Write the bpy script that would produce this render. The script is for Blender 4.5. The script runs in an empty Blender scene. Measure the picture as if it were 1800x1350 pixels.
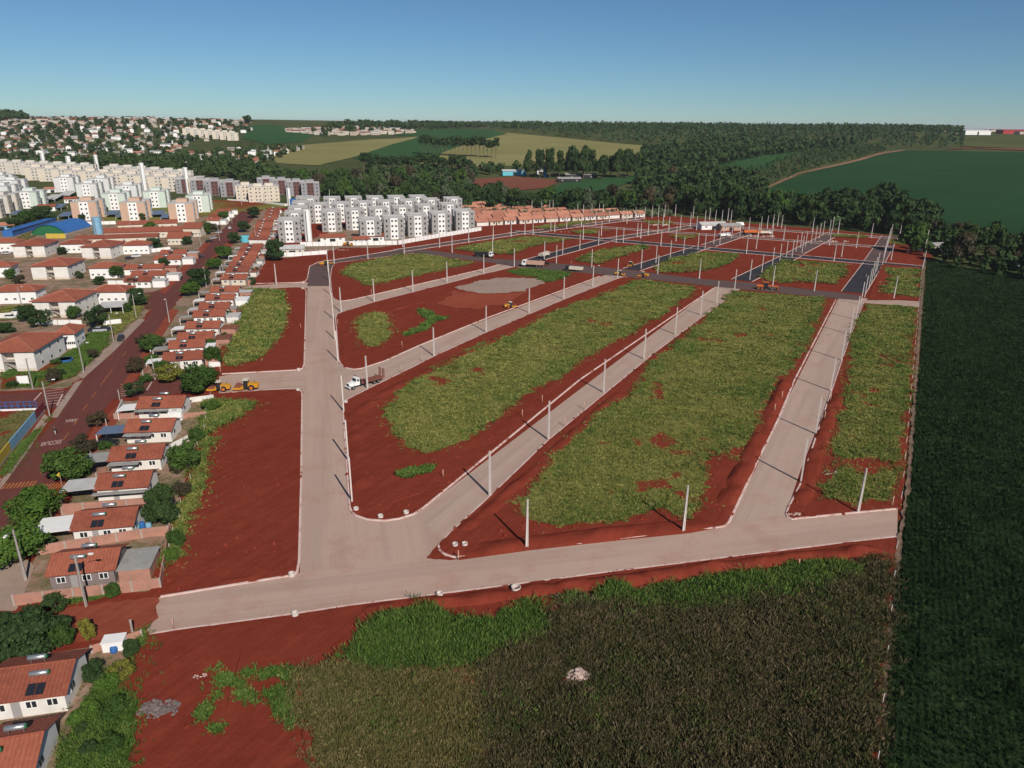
import bpy, bmesh, math, random
import numpy as np
from mathutils import Vector, Matrix
from mathutils.geometry import delaunay_2d_cdt
R = math.radians
scene = bpy.context.scene
COL = scene.collection
random.seed(7); rng = np.random.default_rng(11)

# ------------------------------------------------------------------ camera
FPX, CAMH, PITCH, ROLL = 1260.0, 62.0, math.atan(457/1260.0), R(0.5)
cam_d = bpy.data.cameras.new('camera'); cam = bpy.data.objects.new('camera', cam_d); COL.objects.link(cam)
cam_d.sensor_fit = 'HORIZONTAL'; cam_d.sensor_width = 36.0; cam_d.lens = 36.0*FPX/1800.0
cam_d.clip_start = 1.0; cam_d.clip_end = 60000.0
cam.matrix_world = Matrix.Translation((0, 0, CAMH)) @ Matrix.Rotation(math.pi/2-PITCH, 4, 'X') @ Matrix.Rotation(ROLL, 4, 'Z')
scene.camera = cam
# ------------------------------------------------------------------ sky and sun
SUN_AZ, SUN_EL = R(-62.0), R(36.5)          # direction towards the sun, measured from +X
world = bpy.data.worlds.new('World'); scene.world = world; world.use_nodes = True
wn = world.node_tree; bg = wn.nodes['Background']
sky = wn.nodes.new('ShaderNodeTexSky'); sky.sky_type = 'NISHITA'; sky.sun_disc = False
sky.sun_elevation = SUN_EL; sky.sun_rotation = math.pi/2 - SUN_AZ
sky.altitude = 400; sky.air_density = 0.85; sky.dust_density = 0.0; sky.ozone_density = 4.0
tint = wn.nodes.new('ShaderNodeMix'); tint.data_type = 'RGBA'; tint.blend_type = 'MULTIPLY'; tint.inputs[0].default_value = 1.0; tint.inputs[7].default_value = (.72, .96, 1.09, 1)   # white balance of the sky
wn.links.new(sky.outputs[0], tint.inputs[6]); wn.links.new(tint.outputs[2], bg.inputs[0]); bg.inputs[1].default_value = 0.06
sun_d = bpy.data.lights.new('sun', 'SUN'); sun_d.energy = 5.0; sun_d.angle = R(0.5); sun_d.color = (1.0, 0.94, 0.85)
sun = bpy.data.objects.new('sun', sun_d); COL.objects.link(sun)
sdir = Vector((math.cos(SUN_EL)*math.cos(SUN_AZ), math.cos(SUN_EL)*math.sin(SUN_AZ), math.sin(SUN_EL)))
sun.rotation_euler = sdir.to_track_quat('Z', 'Y').to_euler(); sun.location = (60, -100, 200)
scene.render.engine = 'CYCLES'
scene.view_settings.view_transform = 'Standard'; scene.view_settings.look = 'None'
scene.view_settings.exposure = 0.0; scene.view_settings.gamma = 1.0
scene.cycles.max_bounces = 5; scene.cycles.diffuse_bounces = 2; scene.cycles.volume_bounces = 0

# ------------------------------------------------------------------ terrain and pixel helpers
def vnoise(x, y, seed=0):
    x = np.asarray(x, float); y = np.asarray(y, float)
    xi = np.floor(x); yi = np.floor(y); fx = x-xi; fy = y-yi
    def h(a, b):
        n = np.sin(a*127.1+b*311.7+seed*74.7)*43758.5453
        return n-np.floor(n)
    u = fx*fx*(3-2*fx); v = fy*fy*(3-2*fy)
    return (h(xi, yi)*(1-u)+h(xi+1, yi)*u)*(1-v)+(h(xi, yi+1)*(1-u)+h(xi+1, yi+1)*u)*v
def fbm(x, y, seed=0, oct=3):
    s = 0; a = 0.5; t = 0
    for o in range(oct):
        s = s+a*vnoise(np.asarray(x)*2**o, np.asarray(y)*2**o, seed+o); t += a; a *= .5
    return s/t
def sst(a, b, x):
    t = np.clip((np.asarray(x, float)-a)/(b-a), 0, 1); return t*t*(3-2*t)
def H(x, y):
    z = np.interp(y, [0, 560, 620, 1500, 2200, 9000, 30000], [0, 0, 1.5, 50, 52, 50, 20])
    z = z+sst(1000, 1900, y)*sst(-200, -800, x)*17
    z = z+(fbm(np.asarray(x)/260, np.asarray(y)/260, 5)-.5)*9*sst(650, 1000, y)
    return z
cp, sp = math.cos(PITCH), math.sin(PITCH); cr, sr = math.cos(ROLL), math.sin(ROLL)
def ray(px, py):
    u = (px-900)/FPX; v = (py-675)/FPX
    u2 = u*cr+v*sr; v2 = -u*sr+v*cr
    return u2, cp-v2*sp, -sp-v2*cp
def atz(px, py, z):
    x, y, d = ray(px, py); t = (z-CAMH)/d
    return Vector((x*t, y*t, z))
def at(px, py, far=6000):
    x, y, d = ray(px, py)
    if d < -1e-6:
        t = -CAMH/d
        if t*y <= 560: return Vector((x*t, y*t, 0))
    t = 500.0/y; prev = t
    while t*y < far:
        if CAMH+d*t < float(H(x*t, y*t)): break
        prev = t; t *= 1.01
    for _ in range(14):
        m = (prev+t)/2
        if CAMH+d*m < float(H(x*m, y*m)): t = m
        else: prev = m
    return Vector((x*t, y*t, float(H(x*t, y*t))))
def lump(x, y):                               # gentle unevenness of the graded soil
    return 0.12+0.30*np.maximum(0, fbm(np.asarray(x)/5.0, np.asarray(y)/5.0, 3)-.42)+0.10*(fbm(np.asarray(x)/1.3, np.asarray(y)/1.3, 9)-.4)
def pip(x, y, poly):
    x = np.asarray(x); y = np.asarray(y); ins = np.zeros(x.shape, bool)
    n = len(poly)
    for i in range(n):
        x1, y1 = poly[i]; x2, y2 = poly[(i+1) % n]
        if y1 == y2: continue
        c = ((y1 > y) != (y2 > y)) & (x < (x2-x1)*(y-y1)/(y2-y1)+x1)
        ins ^= c
    return ins
def area2(p): return sum(p[i][0]*p[(i+1) % len(p)][1]-p[(i+1) % len(p)][0]*p[i][1] for i in range(len(p)))
def wpoly(px, far=6000):
    p = [(v.x, v.y) for v in (at(a, b, far) for a, b in px)]
    return p if area2(p) > 0 else p[::-1]
def dens(poly, step, closed=True):
    out = []
    n = len(poly)
    for i in range(n if closed else n-1):
        a = poly[i]; b = poly[(i+1) % n]; L = math.hypot(b[0]-a[0], b[1]-a[1]); k = max(1, int(L/step))
        for j in range(k): out.append((a[0]+(b[0]-a[0])*j/k, a[1]+(b[1]-a[1])*j/k))
    if not closed: out.append(poly[-1])
    return out
def ragged(poly, step, amp, seed=1, sc=None):
    p = dens(poly, step); sc = sc or amp*2.2; out = []
    n = len(p)
    for i in range(n):
        a = p[i-1]; b = p[(i+1) % n]; tx, ty = b[0]-a[0], b[1]-a[1]; L = math.hypot(tx, ty) or 1
        d = (float(fbm(p[i][0]/sc, p[i][1]/sc, seed, 4))-.5)*2.6*amp
        if amp < 2.5: d += (float(vnoise(p[i][0]/.9, p[i][1]/.9, seed+5))-.5)*amp*.9
        out.append((p[i][0]+ty/L*d, p[i][1]-tx/L*d))
    return out
# ------------------------------------------------------------------ materials
MATS = {}
def nodes_of(name):
    m = bpy.data.materials.new(name); m.use_nodes = True; nt = m.node_tree
    b = nt.nodes['Principled BSDF']; b.inputs['Specular IOR Level'].default_value = 0.25
    MATS[name] = m
    return m, nt, b
def noise_fac(nt, scale, detail=4, rough=.6, coord='Object', sx=(1, 1, 1), rot=0):
    tc = nt.nodes.new('ShaderNodeTexCoord' if coord != 'World' else 'ShaderNodeNewGeometry')
    mp = nt.nodes.new('ShaderNodeMapping'); mp.vector_type = 'TEXTURE'; mp.inputs['Scale'].default_value = tuple(1/s for s in sx); mp.inputs['Rotation'].default_value = (0, 0, rot)
    nt.links.new(tc.outputs['Position' if coord == 'World' else coord], mp.inputs[0])
    n = nt.nodes.new('ShaderNodeTexNoise'); n.inputs['Scale'].default_value = scale; n.inputs['Detail'].default_value = detail; n.inputs['Roughness'].default_value = rough
    nt.links.new(mp.outputs[0], n.inputs['Vector'])
    return n.outputs['Fac']
def ramp(nt, fac, stops):
    r = nt.nodes.new('ShaderNodeValToRGB'); e = r.color_ramp.elements
    while len(e) < len(stops): e.new(.5)
    for i, (p, c) in enumerate(stops): e[i].position = p; e[i].color = (*c, 1) if len(c) == 3 else c
    nt.links.new(fac, r.inputs[0]); return r.outputs[0]
def mix(nt, fac, a, b, mode='MIX'):
    m = nt.nodes.new('ShaderNodeMix'); m.data_type = 'RGBA'; m.blend_type = mode
    for s, v in ((m.inputs[0], fac), (m.inputs[6], a), (m.inputs[7], b)):
        if isinstance(v, (int, float)): s.default_value = v
        elif isinstance(v, tuple): s.default_value = (*v, 1)
        else: nt.links.new(v, s)
    return m.outputs[2]
def bump(nt, b, fac, dist, st=1.0):
    n = nt.nodes.new('ShaderNodeBump'); n.inputs['Strength'].default_value = st; n.inputs['Distance'].default_value = dist
    nt.links.new(fac, n.inputs['Height']); nt.links.new(n.outputs[0], b.inputs['Normal'])
def mul(c, k): return tuple(v*k for v in c)
def plain(name, c, rough=.7, var=.18, scale=.6, metal=0, coord='World', spec=.25):
    m, nt, b = nodes_of(name)
    f = noise_fac(nt, scale, 5, .65, coord)
    c1 = ramp(nt, f, [(.25, mul(c, 1-var)), (.75, tuple(min(.9, v) for v in mul(c, 1+var*.6)))])
    nt.links.new(c1, b.inputs['Base Color']); b.inputs['Roughness'].default_value = rough; b.inputs['Metallic'].default_value = metal
    b.inputs['Specular IOR Level'].default_value = spec
    return m
SOIL = (.193, .035, .0205)
def soil_mat(name, c=SOIL):
    m, nt, b = nodes_of(name)
    big = noise_fac(nt, .035, 5, .6, 'World'); med = noise_fac(nt, .33, 6, .7, 'World'); fine = noise_fac(nt, 2.6, 5, .75, 'World')
    tr = noise_fac(nt, .5, 5, .7, 'World', (.10, 1.9, 1), R(61)); tr2 = noise_fac(nt, .5, 5, .7, 'World', (.08, 1.6, 1), R(14))
    col = ramp(nt, big, [(.40, mul(c, .84)), (.52, c), (.62, (c[0]*1.22, c[1]*1.45, c[2]*1.4))])
    col = mix(nt, .55, col, ramp(nt, med, [(.38, mul(c, .74)), (.52, c), (.66, (c[0]*1.25, c[1]*1.55, c[2]*1.5))]))
    col = mix(nt, .16, col, ramp(nt, tr2, [(.42, mul(c, .55)), (.5, c), (.62, (c[0]*1.25, c[1]*1.5, c[2]*1.5))]))
    col = mix(nt, .34, col, ramp(nt, tr, [(.42, mul(c, .66)), (.5, c), (.58, (c[0]*1.2, c[1]*1.4, c[2]*1.4))]))
    col = mix(nt, .30, col, ramp(nt, fine, [(.3, mul(c, .6)), (.62, c), (.8, (c[0]*1.5, c[1]*2.2, c[2]*2.2))]))
    nt.links.new(col, b.inputs['Base Color']); b.inputs['Roughness'].default_value = .95; b.inputs['Specular IOR Level'].default_value = 0
    bump(nt, b, med, .4, .5)
    return m
soil_mat('soil'); soil_mat('soil_bright', (.27, .062, .036)); soil_mat('dirt_street', (.25, .060, .036))
def road_mat(name, c, c2, rot, streak=.5, rough=.9):
    m, nt, b = nodes_of(name)
    big = noise_fac(nt, .06, 4, .6, 'World'); st = noise_fac(nt, 1.0, 5, .65, 'World', (.03, .75, 1), rot); st2 = noise_fac(nt, 1.0, 2, .5, 'World', (.012, .28, 1), rot); blot = noise_fac(nt, .14, 6, .7, 'World'); fine = noise_fac(nt, 3.5, 4, .7, 'World')
    col = ramp(nt, big, [(.3, mul(c, .9)), (.7, mul(c, 1.06))])
    col = mix(nt, streak, col, ramp(nt, st, [(.41, mul(c, .74)), (.5, c), (.6, c2)]))
    col = mix(nt, .4, col, ramp(nt, st2, [(.42, mul(c, .80)), (.5, c), (.58, mul(c, 1.1))]))
    col = mix(nt, ramp(nt, blot, [(.50, (0, 0, 0)), (.66, (.5, .5, .5))]), col, (c2[0]*.86, c2[1]*.68, c2[2]*.62))
    col = mix(nt, .3, col, ramp(nt, fine, [(.3, mul(c, .62)), (.75, mul(c, 1.2))]))
    nt.links.new(col, b.inputs['Base Color']); b.inputs['Roughness'].default_value = rough; b.inputs['Specular IOR Level'].default_value = .06
    bump(nt, b, fine, .05, .4)
    return m
GR = (.44, .308, .246)
road_mat('gravel_av', GR, (.40, .25, .20), R(104.8), .55); road_mat('gravel_r', (.425, .305, .247), (.45, .30, .235), R(61.5), .6); road_mat('gravel_b', GR, (.40, .24, .19), R(12.3), .5)
road_mat('brown_asphalt', (.115, .078, .072), (.15, .085, .07), R(-17), .4); road_mat('asphalt', (.040, .038, .045), (.065, .06, .062), R(61.5), .5, .75)
road_mat('old_street', (.135, .047, .040), (.165, .050, .036), R(109), .5); road_mat('concrete_walk', (.34, .25, .20), (.30, .17, .12), R(12), .4)
def yard_mat():
    m, nt, b = nodes_of('yard')
    n1 = noise_fac(nt, .16, 5, .7, 'World'); n2 = noise_fac(nt, .9, 5, .7, 'World')
    col = ramp(nt, n1, [(.36, (.065, .092, .028)), (.46, (.13, .115, .05)), (.5, (.26, .15, .10)), (.6, (.33, .23, .17)), (.68, (.22, .06, .04))])
    col = mix(nt, .4, col, ramp(nt, n2, [(.3, (.10, .07, .035)), (.5, (.22, .14, .09)), (.72, (.36, .27, .21))]))
    nt.links.new(col, b.inputs['Base Color']); b.inputs['Roughness'].default_value = .95
    bump(nt, b, n2, .2, .5)
yard_mat(); plain('track', (.20, .125, .085), .95, .35, .9)
def kerb_mat():
    m, nt, b = nodes_of('kerb')
    f = noise_fac(nt, .5, 5, .7, 'World')
    nt.links.new(ramp(nt, f, [(.34, (.24, .07, .05)), (.44, (.56, .38, .33)), (.66, (.64, .50, .45))]), b.inputs['Base Color']); b.inputs['Roughness'].default_value = .85
kerb_mat()
def grass_mats(name, a, bb, c, soil=SOIL, tip=None):
    for kind in ('sheet', 'blade'):
        m, nt, b = nodes_of(name+'_'+kind)
        big = noise_fac(nt, .07, 4, .65, 'World'); med = noise_fac(nt, .45, 5, .7, 'World')
        col = ramp(nt, big, [(.40, a), (.5, bb), (.60, c)])
        col = mix(nt, .5, col, ramp(nt, med, [(.38, mul(a, .8)), (.5, bb), (.64, c)]))
        if kind == 'sheet':
            fine = noise_fac(nt, 2.2, 4, .7, 'World')
            col = mix(nt, .6, col, ramp(nt, fine, [(.32, mul(a, .35)), (.52, bb), (.7, mul(c, 1.25))]))
            at_ = nt.nodes.new('ShaderNodeAttribute'); at_.attribute_name = 'bare'
            add = nt.nodes.new('ShaderNodeMath'); add.operation = 'ADD'
            sc_ = nt.nodes.new('ShaderNodeMath'); sc_.operation = 'MULTIPLY_ADD'; nt.links.new(med, sc_.inputs[0]); sc_.inputs[1].default_value = .9; sc_.inputs[2].default_value = -.45
            nt.links.new(at_.outputs['Fac'], add.inputs[0]); nt.links.new(sc_.outputs[0], add.inputs[1])
            fr = ramp(nt, add.outputs[0], [(.42, (0, 0, 0)), (.6, (1, 1, 1))])
            col = mix(nt, fr, col, soil)
            bump(nt, b, fine, .3, .7)
        else:
            g = nt.nodes.new('ShaderNodeNewGeometry')
            col = mix(nt, .62, col, ramp(nt, g.outputs['Random Per Island'], [(0, mul(a, .6)), (.2, a), (.5, bb), (.8, c), (1, mul(c, 1.35))]))
        nt.links.new(col, b.inputs['Base Color']); b.inputs['Roughness'].default_value = 1; b.inputs['Specular IOR Level'].default_value = 0
grass_mats('grass', (.070, .116, .025), (.168, .174, .042), (.285, .255, .084))
grass_mats('rank', (.042, .095, .018), (.075, .140, .028), (.125, .165, .042))
grass_mats('dry', (.080, .096, .028), (.145, .126, .046), (.230, .178, .082))
grass_mats('dark', (.042, .062, .018), (.078, .066, .032), (.155, .116, .068))
grass_mats('crop', (.010, .023, .0085), (.015, .031, .011), (.036, .060, .024), (.03, .03, .018))
def field_mat(name, c1, c2, rot, freq=.18):
    m, nt, b = nodes_of(name)
    st = noise_fac(nt, 1.0, 3, .6, 'World', (.004, freq*.3, 1), rot); big = noise_fac(nt, .008, 4, .6, 'World')
    col = mix(nt, .5, ramp(nt, st, [(.35, c1), (.65, c2)]), ramp(nt, big, [(.35, c1), (.65, c2)]))
    nt.links.new(col, b.inputs['Base Color']); b.inputs['Roughness'].default_value = 1; b.inputs['Specular IOR Level'].default_value = 0
field_mat('f_olive', (.055, .075, .025), (.10, .10, .04), 0); field_mat('f_track', (.20, .11, .07), (.28, .16, .10), 0); field_mat('f_tan', (.17, .165, .060), (.245, .215, .095), R(8)); field_mat('f_green', (.026, .070, .026), (.036, .088, .032), R(8)); field_mat('f_dark', (.016, .048, .020), (.022, .062, .024), R(5))
field_mat('f_red', (.15, .055, .035), (.20, .075, .05), 0)
field_mat('far_ground', (.045, .060, .024), (.085, .095, .036), 0, .05)
def leaf_mat(name, c, var=.35):
    m, nt, b = nodes_of(name)
    g = nt.nodes.new('ShaderNodeNewGeometry'); oi = nt.nodes.new('ShaderNodeObjectInfo')
    n = noise_fac(nt, .35, 3, .6, 'Object')
    col = ramp(nt, g.outputs['Random Per Island'], [(0, mul(c, 1-var)), (.6, c), (1, (c[0]*(1+var*1.3), c[1]*(1+var), c[2]*(1+var)))])
    col = mix(nt, .4, col, ramp(nt, n, [(.3, mul(c, .6)), (.7, mul(c, 1.3))]))
    col = mix(nt, .55, col, ramp(nt, oi.outputs['Random'], [(0, (.62, .66, .62)), (.5, (1, 1, 1)), (1, (1.35, 1.18, .95))]), 'MULTIPLY')
    nt.links.new(col, b.inputs['Base Color']); b.inputs['Roughness'].default_value = .8; b.inputs['Specular IOR Level'].default_value = .04
leaf_mat('leaf', (.050, .094, .022)); leaf_mat('leaf_dark', (.034, .062, .022)); leaf_mat('leaf_bright', (.072, .132, .024)); leaf_mat('leaf_yellow', (.15, .15, .03)); leaf_mat('leaf_brown', (.058, .050, .030)); leaf_mat('leaf_grey', (.085, .105, .060)); leaf_mat('leaf_plant', (.040, .074, .028)); leaf_mat('leaf_orange', (.20, .11, .025))
plain('bark', (.14, .10, .075), .9, .3, 2, coord='Object')
def tile_mat(name, c):
    m, nt, b = nodes_of(name)
    oi = nt.nodes.new('ShaderNodeObjectInfo')
    n1 = noise_fac(nt, .45, 5, .7, 'World'); n2 = noise_fac(nt, 3.2, 4, .75, 'Object', (1, .5, 1))
    col = ramp(nt, n1, [(.28, mul(c, .58)), (.5, c), (.75, (c[0]*1.15, c[1]*1.3, c[2]*1.35))])
    col = mix(nt, .45, col, ramp(nt, n2, [(.3, mul(c, .5)), (.7, (c[0]*1.25, c[1]*1.45, c[2]*1.5))]))
    col = mix(nt, .6, col, ramp(nt, oi.outputs['Random'], [(0, (.58, .56, .56)), (.5, (1, 1, 1)), (1, (1.2, 1.3, 1.3))]), 'MULTIPLY')
    nt.links.new(col, b.inputs['Base Color']); b.inputs['Roughness'].default_value = .85
    bump(nt, b, n2, .06, .5)
tile_mat('tile', (.275, .074, .042)); tile_mat('tile_far', (.42, .165, .105)); tile_mat('tile_old', (.25, .085, .05))
plain('white_wall', (.68, .64, .59), .8, .16, .5); plain('white', (.76, .74, .71), .6, .08); plain('cream', (.60, .52, .42), .8, .12, .4); plain('peach', (.50, .33, .24), .8, .1, .4); plain('mint', (.52, .58, .51), .8, .1, .4)
plain('pale_grey', (.60, .59, .57), .8, .12, .4); plain('beige', (.54, .49, .43), .85, .14, .4); plain('wall_grey', (.30, .28, .27), .8, .1, .4); plain('facade_grey', (.27, .26, .27), .8, .1, .4); plain('facade_brown', (.13, .06, .055), .8, .1, .4)
plain('mauve', (.20, .155, .15), .8, .1); plain('roof_pale', (.48, .46, .44), .85, .2, .5); plain('fibro', (.30, .285, .265), .9, .25, .7); plain('fibro_blue', (.12, .16, .24), .7, .2); plain('concrete', (.36, .31, .275), .85, .2, 1.2); plain('old_concrete', (.33, .295, .27), .9, .2, 1.0); plain('pole_concrete', (.56, .50, .46), .85, .12, 1.0)
plain('glass', (.025, .028, .032), .25, .3, spec=.5); plain('dark', (.02, .02, .022), .6); plain('rubber', (.02, .019, .019), .8); plain('steel', (.45, .45, .45), .35, .1, metal=.7); plain('panel', (.018, .020, .026), .3, .3, 3, spec=.5)
plain('yellow', (.55, .25, .022), .45, .1); plain('orange', (.52, .13, .03), .5, .1); plain('rust', (.22, .07, .045), .8, .3, 2); plain('blue', (.035, .13, .36), .5, .15); plain('light_blue', (.20, .38, .52), .6, .12); plain('cyan', (.12, .45, .55), .5, .1); plain('green_wall', (.02, .13, .05), .7); plain('red', (.36, .03, .03), .6, .15); plain('maroon', (.20, .035, .045), .7, .15); plain('sun_yellow', (.55, .38, .05), .7, .15); plain('wood', (.50, .30, .22), .85, .2)
plain('road_paint', (.60, .42, .36), .8, .35, 1.5); plain('road_yellow', (.42, .14, .04), .8, .4, 1.5); plain('far_wall', (.47, .42, .36), .85, .25, .05); plain('far_wall_tan', (.42, .34, .27), .85, .25, .05)
plain('skin', (.30, .17, .11), .6); plain('cloth_dark', (.03, .03, .035), .9); plain('cloth_light', (.45, .43, .42), .9); plain('stone', (.48, .36, .30), .9, .35, .8); plain('stone_grey', (.17, .135, .125), .9, .35, .8); plain('silver_paint', (.40, .41, .42), .3, .05, spec=.5); plain('car_white', (.62, .62, .62), .3, .05, spec=.5); plain('car_black', (.02, .02, .024), .25, .05, spec=.6)
def brick_mat():
    m, nt, b = nodes_of('brick')
    tc = nt.nodes.new('ShaderNodeTexCoord'); br = nt.nodes.new('ShaderNodeTexBrick'); mp = nt.nodes.new('ShaderNodeMapping'); mp.inputs['Rotation'].default_value = (R(90), 0, 0)
    nt.links.new(tc.outputs['Object'], mp.inputs[0]); nt.links.new(mp.outputs[0], br.inputs['Vector'])
    br.inputs['Scale'].default_value = 2.2; br.inputs['Color1'].default_value = (.40, .17, .115, 1); br.inputs['Color2'].default_value = (.34, .13, .085, 1); br.inputs['Mortar'].default_value = (.36, .27, .22, 1); br.inputs['Mortar Size'].default_value = .03
    n = noise_fac(nt, .7, 5, .7, 'World')
    nt.links.new(mix(nt, .45, br.outputs[0], ramp(nt, n, [(.3, (.22, .13, .10)), (.6, (.46, .22, .16))])), b.inputs['Base Color']); b.inputs['Roughness'].default_value = .9
brick_mat()
# ------------------------------------------------------------------ mesh helpers
class MB:
    def __init__(s): s.v = []; s.f = []; s.m = []; s.cur = 0
    def quad(s, *p):
        i = len(s.v); s.v += [tuple(q) for q in p]; s.f.append(tuple(range(i, i+len(p)))); s.m.append(s.cur); return s
    def box(s, x0, x1, y0, y1, z0, z1, T=None):
        c = [(x0, y0, z0), (x1, y0, z0), (x1, y1, z0), (x0, y1, z0), (x0, y0, z1), (x1, y0, z1), (x1, y1, z1), (x0, y1, z1)]
        if T: c = [tuple(T @ Vector(q)) for q in c]
        i = len(s.v); s.v += c
        for f in ((0, 3, 2, 1), (4, 5, 6, 7), (0, 1, 5, 4), (1, 2, 6, 5), (2, 3, 7, 6), (3, 0, 4, 7)): s.f.append(tuple(i+k for k in f)); s.m.append(s.cur)
        return s
    def prism(s, pts, y0, y1):                 # profile in XZ extruded along Y
        n = len(pts); i = len(s.v)
        s.v += [(p[0], y0, p[1]) for p in pts]+[(p[0], y1, p[1]) for p in pts]
        s.f.append(tuple(i+k for k in range(n))); s.f.append(tuple(i+n+k for k in reversed(range(n)))); s.m += [s.cur]*2
        for k in range(n): s.f.append((i+k, i+n+k, i+n+(k+1) % n, i+(k+1) % n)); s.m.append(s.cur)
        return s
    def tube(s, pts, rad, n=8, cap=True):
        pts = [Vector(p) for p in pts]; rad = rad if isinstance(rad, (list, tuple)) else [rad]*len(pts); base = len(s.v)
        for k, p in enumerate(pts):
            d = (pts[min(k+1, len(pts)-1)]-pts[max(k-1, 0)]).normalized()
            a = d.orthogonal().normalized(); b = d.cross(a)
            for j in range(n):
                t = 2*math.pi*j/n; s.v.append(tuple(p+(a*math.cos(t)+b*math.sin(t))*rad[k]))
        for k in range(len(pts)-1):
            for j in range(n):
                s.f.append((base+k*n+j, base+k*n+(j+1) % n, base+(k+1)*n+(j+1) % n, base+(k+1)*n+j)); s.m.append(s.cur)
        if cap:
            s.f.append(tuple(base+j for j in reversed(range(n)))); s.f.append(tuple(base+(len(pts)-1)*n+j for j in range(n))); s.m += [s.cur]*2
        return s
    def mesh(s, name, mats, smooth=False):
        me = bpy.data.meshes.new(name); me.from_pydata(s.v, [], s.f)
        for m in (mats if isinstance(mats, (list, tuple)) else [mats]): me.materials.append(MATS[m])
        if max(s.m, default=0): me.polygons.foreach_set('material_index', s.m)
        bm = bmesh.new(); bm.from_mesh(me); bmesh.ops.recalc_face_normals(bm, faces=bm.faces); bm.to_mesh(me); bm.free()
        if smooth: me.polygons.foreach_set('use_smooth', [True]*len(me.polygons))
        return me
    def build(s, name, mats, parent=None, loc=None, smooth=False): return link(name, s.mesh(name, mats, smooth), parent, loc)
def link(name, me, parent=None, loc=None, rz=0):
    o = bpy.data.objects.new(name, me); COL.objects.link(o)
    if parent: o.parent = parent
    if loc is not None: o.location = loc
    if rz: o.rotation_euler.z = rz
    return o
def tag(o, label=None, cat=None, group=None, kind=None):
    if label: o['label'] = label
    if cat: o['category'] = cat
    if group: o['group'] = group
    if kind: o['kind'] = kind
    return o
def empty(name, loc, rz=0):
    o = link(name, None, None, loc, rz); o.empty_display_size = .3; return o
def copy_tree(o, loc=None, rz=None, parent=None):
    c = o.copy(); COL.objects.link(c)
    if parent: c.parent = parent
    if loc is not None: c.location = loc
    if rz is not None: c.rotation_euler = (0, 0, rz)
    for ch in o.children: copy_tree(ch, parent=c)
    return c
ORD = ['first', 'second', 'third', 'fourth', 'fifth', 'sixth', 'seventh', 'eighth', 'ninth', 'tenth', 'eleventh', 'twelfth', 'thirteenth', 'fourteenth', 'fifteenth', 'sixteenth', 'seventeenth', 'eighteenth', 'nineteenth', 'twentieth', 'twenty-first', 'twenty-second', 'twenty-third', 'twenty-fourth', 'twenty-fifth', 'twenty-sixth']
def cdt(poly, step, jit=.35):
    P = np.array(poly); x0, y0 = P.min(0); x1, y1 = P.max(0)
    gx, gy = np.meshgrid(np.arange(x0, x1, step), np.arange(y0, y1, step)); gx = gx.ravel(); gy = gy.ravel()
    gx = gx+rng.uniform(-jit, jit, gx.shape)*step; gy = gy+rng.uniform(-jit, jit, gy.shape)*step
    k = pip(gx, gy, poly)
    vs = [Vector(p) for p in poly]+[Vector(p) for p in zip(gx[k], gy[k])]; n = len(poly)
    r = delaunay_2d_cdt(vs, [(i, (i+1) % n) for i in range(n)], [], 1, 1e-4)
    return np.array([tuple(v) for v in r[0]]), r[2]
def sheet(name, poly, zf, step, mat, kind='structure', label=None, cat=None, bare=None, skirt=0, edgez=None, parent=None):
    V, F = cdt(poly, step)
    z = zf(V[:, 0], V[:, 1])
    if edgez is not None: z[:len(poly)] = edgez
    F = [tuple(f) for f in F]
    verts = [(a, b, c) for (a, b), c in zip(V, z)]
    me = bpy.data.meshes.new(name)
    me.from_pydata(verts, [], F); me.materials.append(MATS[mat])
    bm = bmesh.new(); bm.from_mesh(me)
    for f in bm.faces:
        if f.normal.z < 0: f.normal_flip()
    bm.to_mesh(me); bm.free()
    me.polygons.foreach_set('use_smooth', [True]*len(me.polygons))
    if bare is not None:
        a = me.attributes.new('bare', 'FLOAT', 'POINT'); a.data.foreach_set('value', bare(V[:, 0], V[:, 1]).astype(np.float32))
    o = link(name, me, parent); tag(o, label, cat, None, kind); return o
def edge_dist(x, y, poly):
    p = np.array(poly); a = p; b = np.roll(p, -1, 0); d = b-a; L2 = (d**2).sum(1)+1e-9; out = np.empty(len(x))
    for s in range(0, len(x), 3000):
        q = np.stack([x[s:s+3000], y[s:s+3000]], 1)[:, None]-a[None]; t = np.clip((q*d).sum(2)/L2, 0, 1); out[s:s+3000] = np.sqrt(((q-t[..., None]*d)**2).sum(2)).min(1)
    return out
CLEAR = [(atz(1016, 1190, 0).x, atz(1016, 1190, 0).y-.6, 2.3)]
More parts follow.
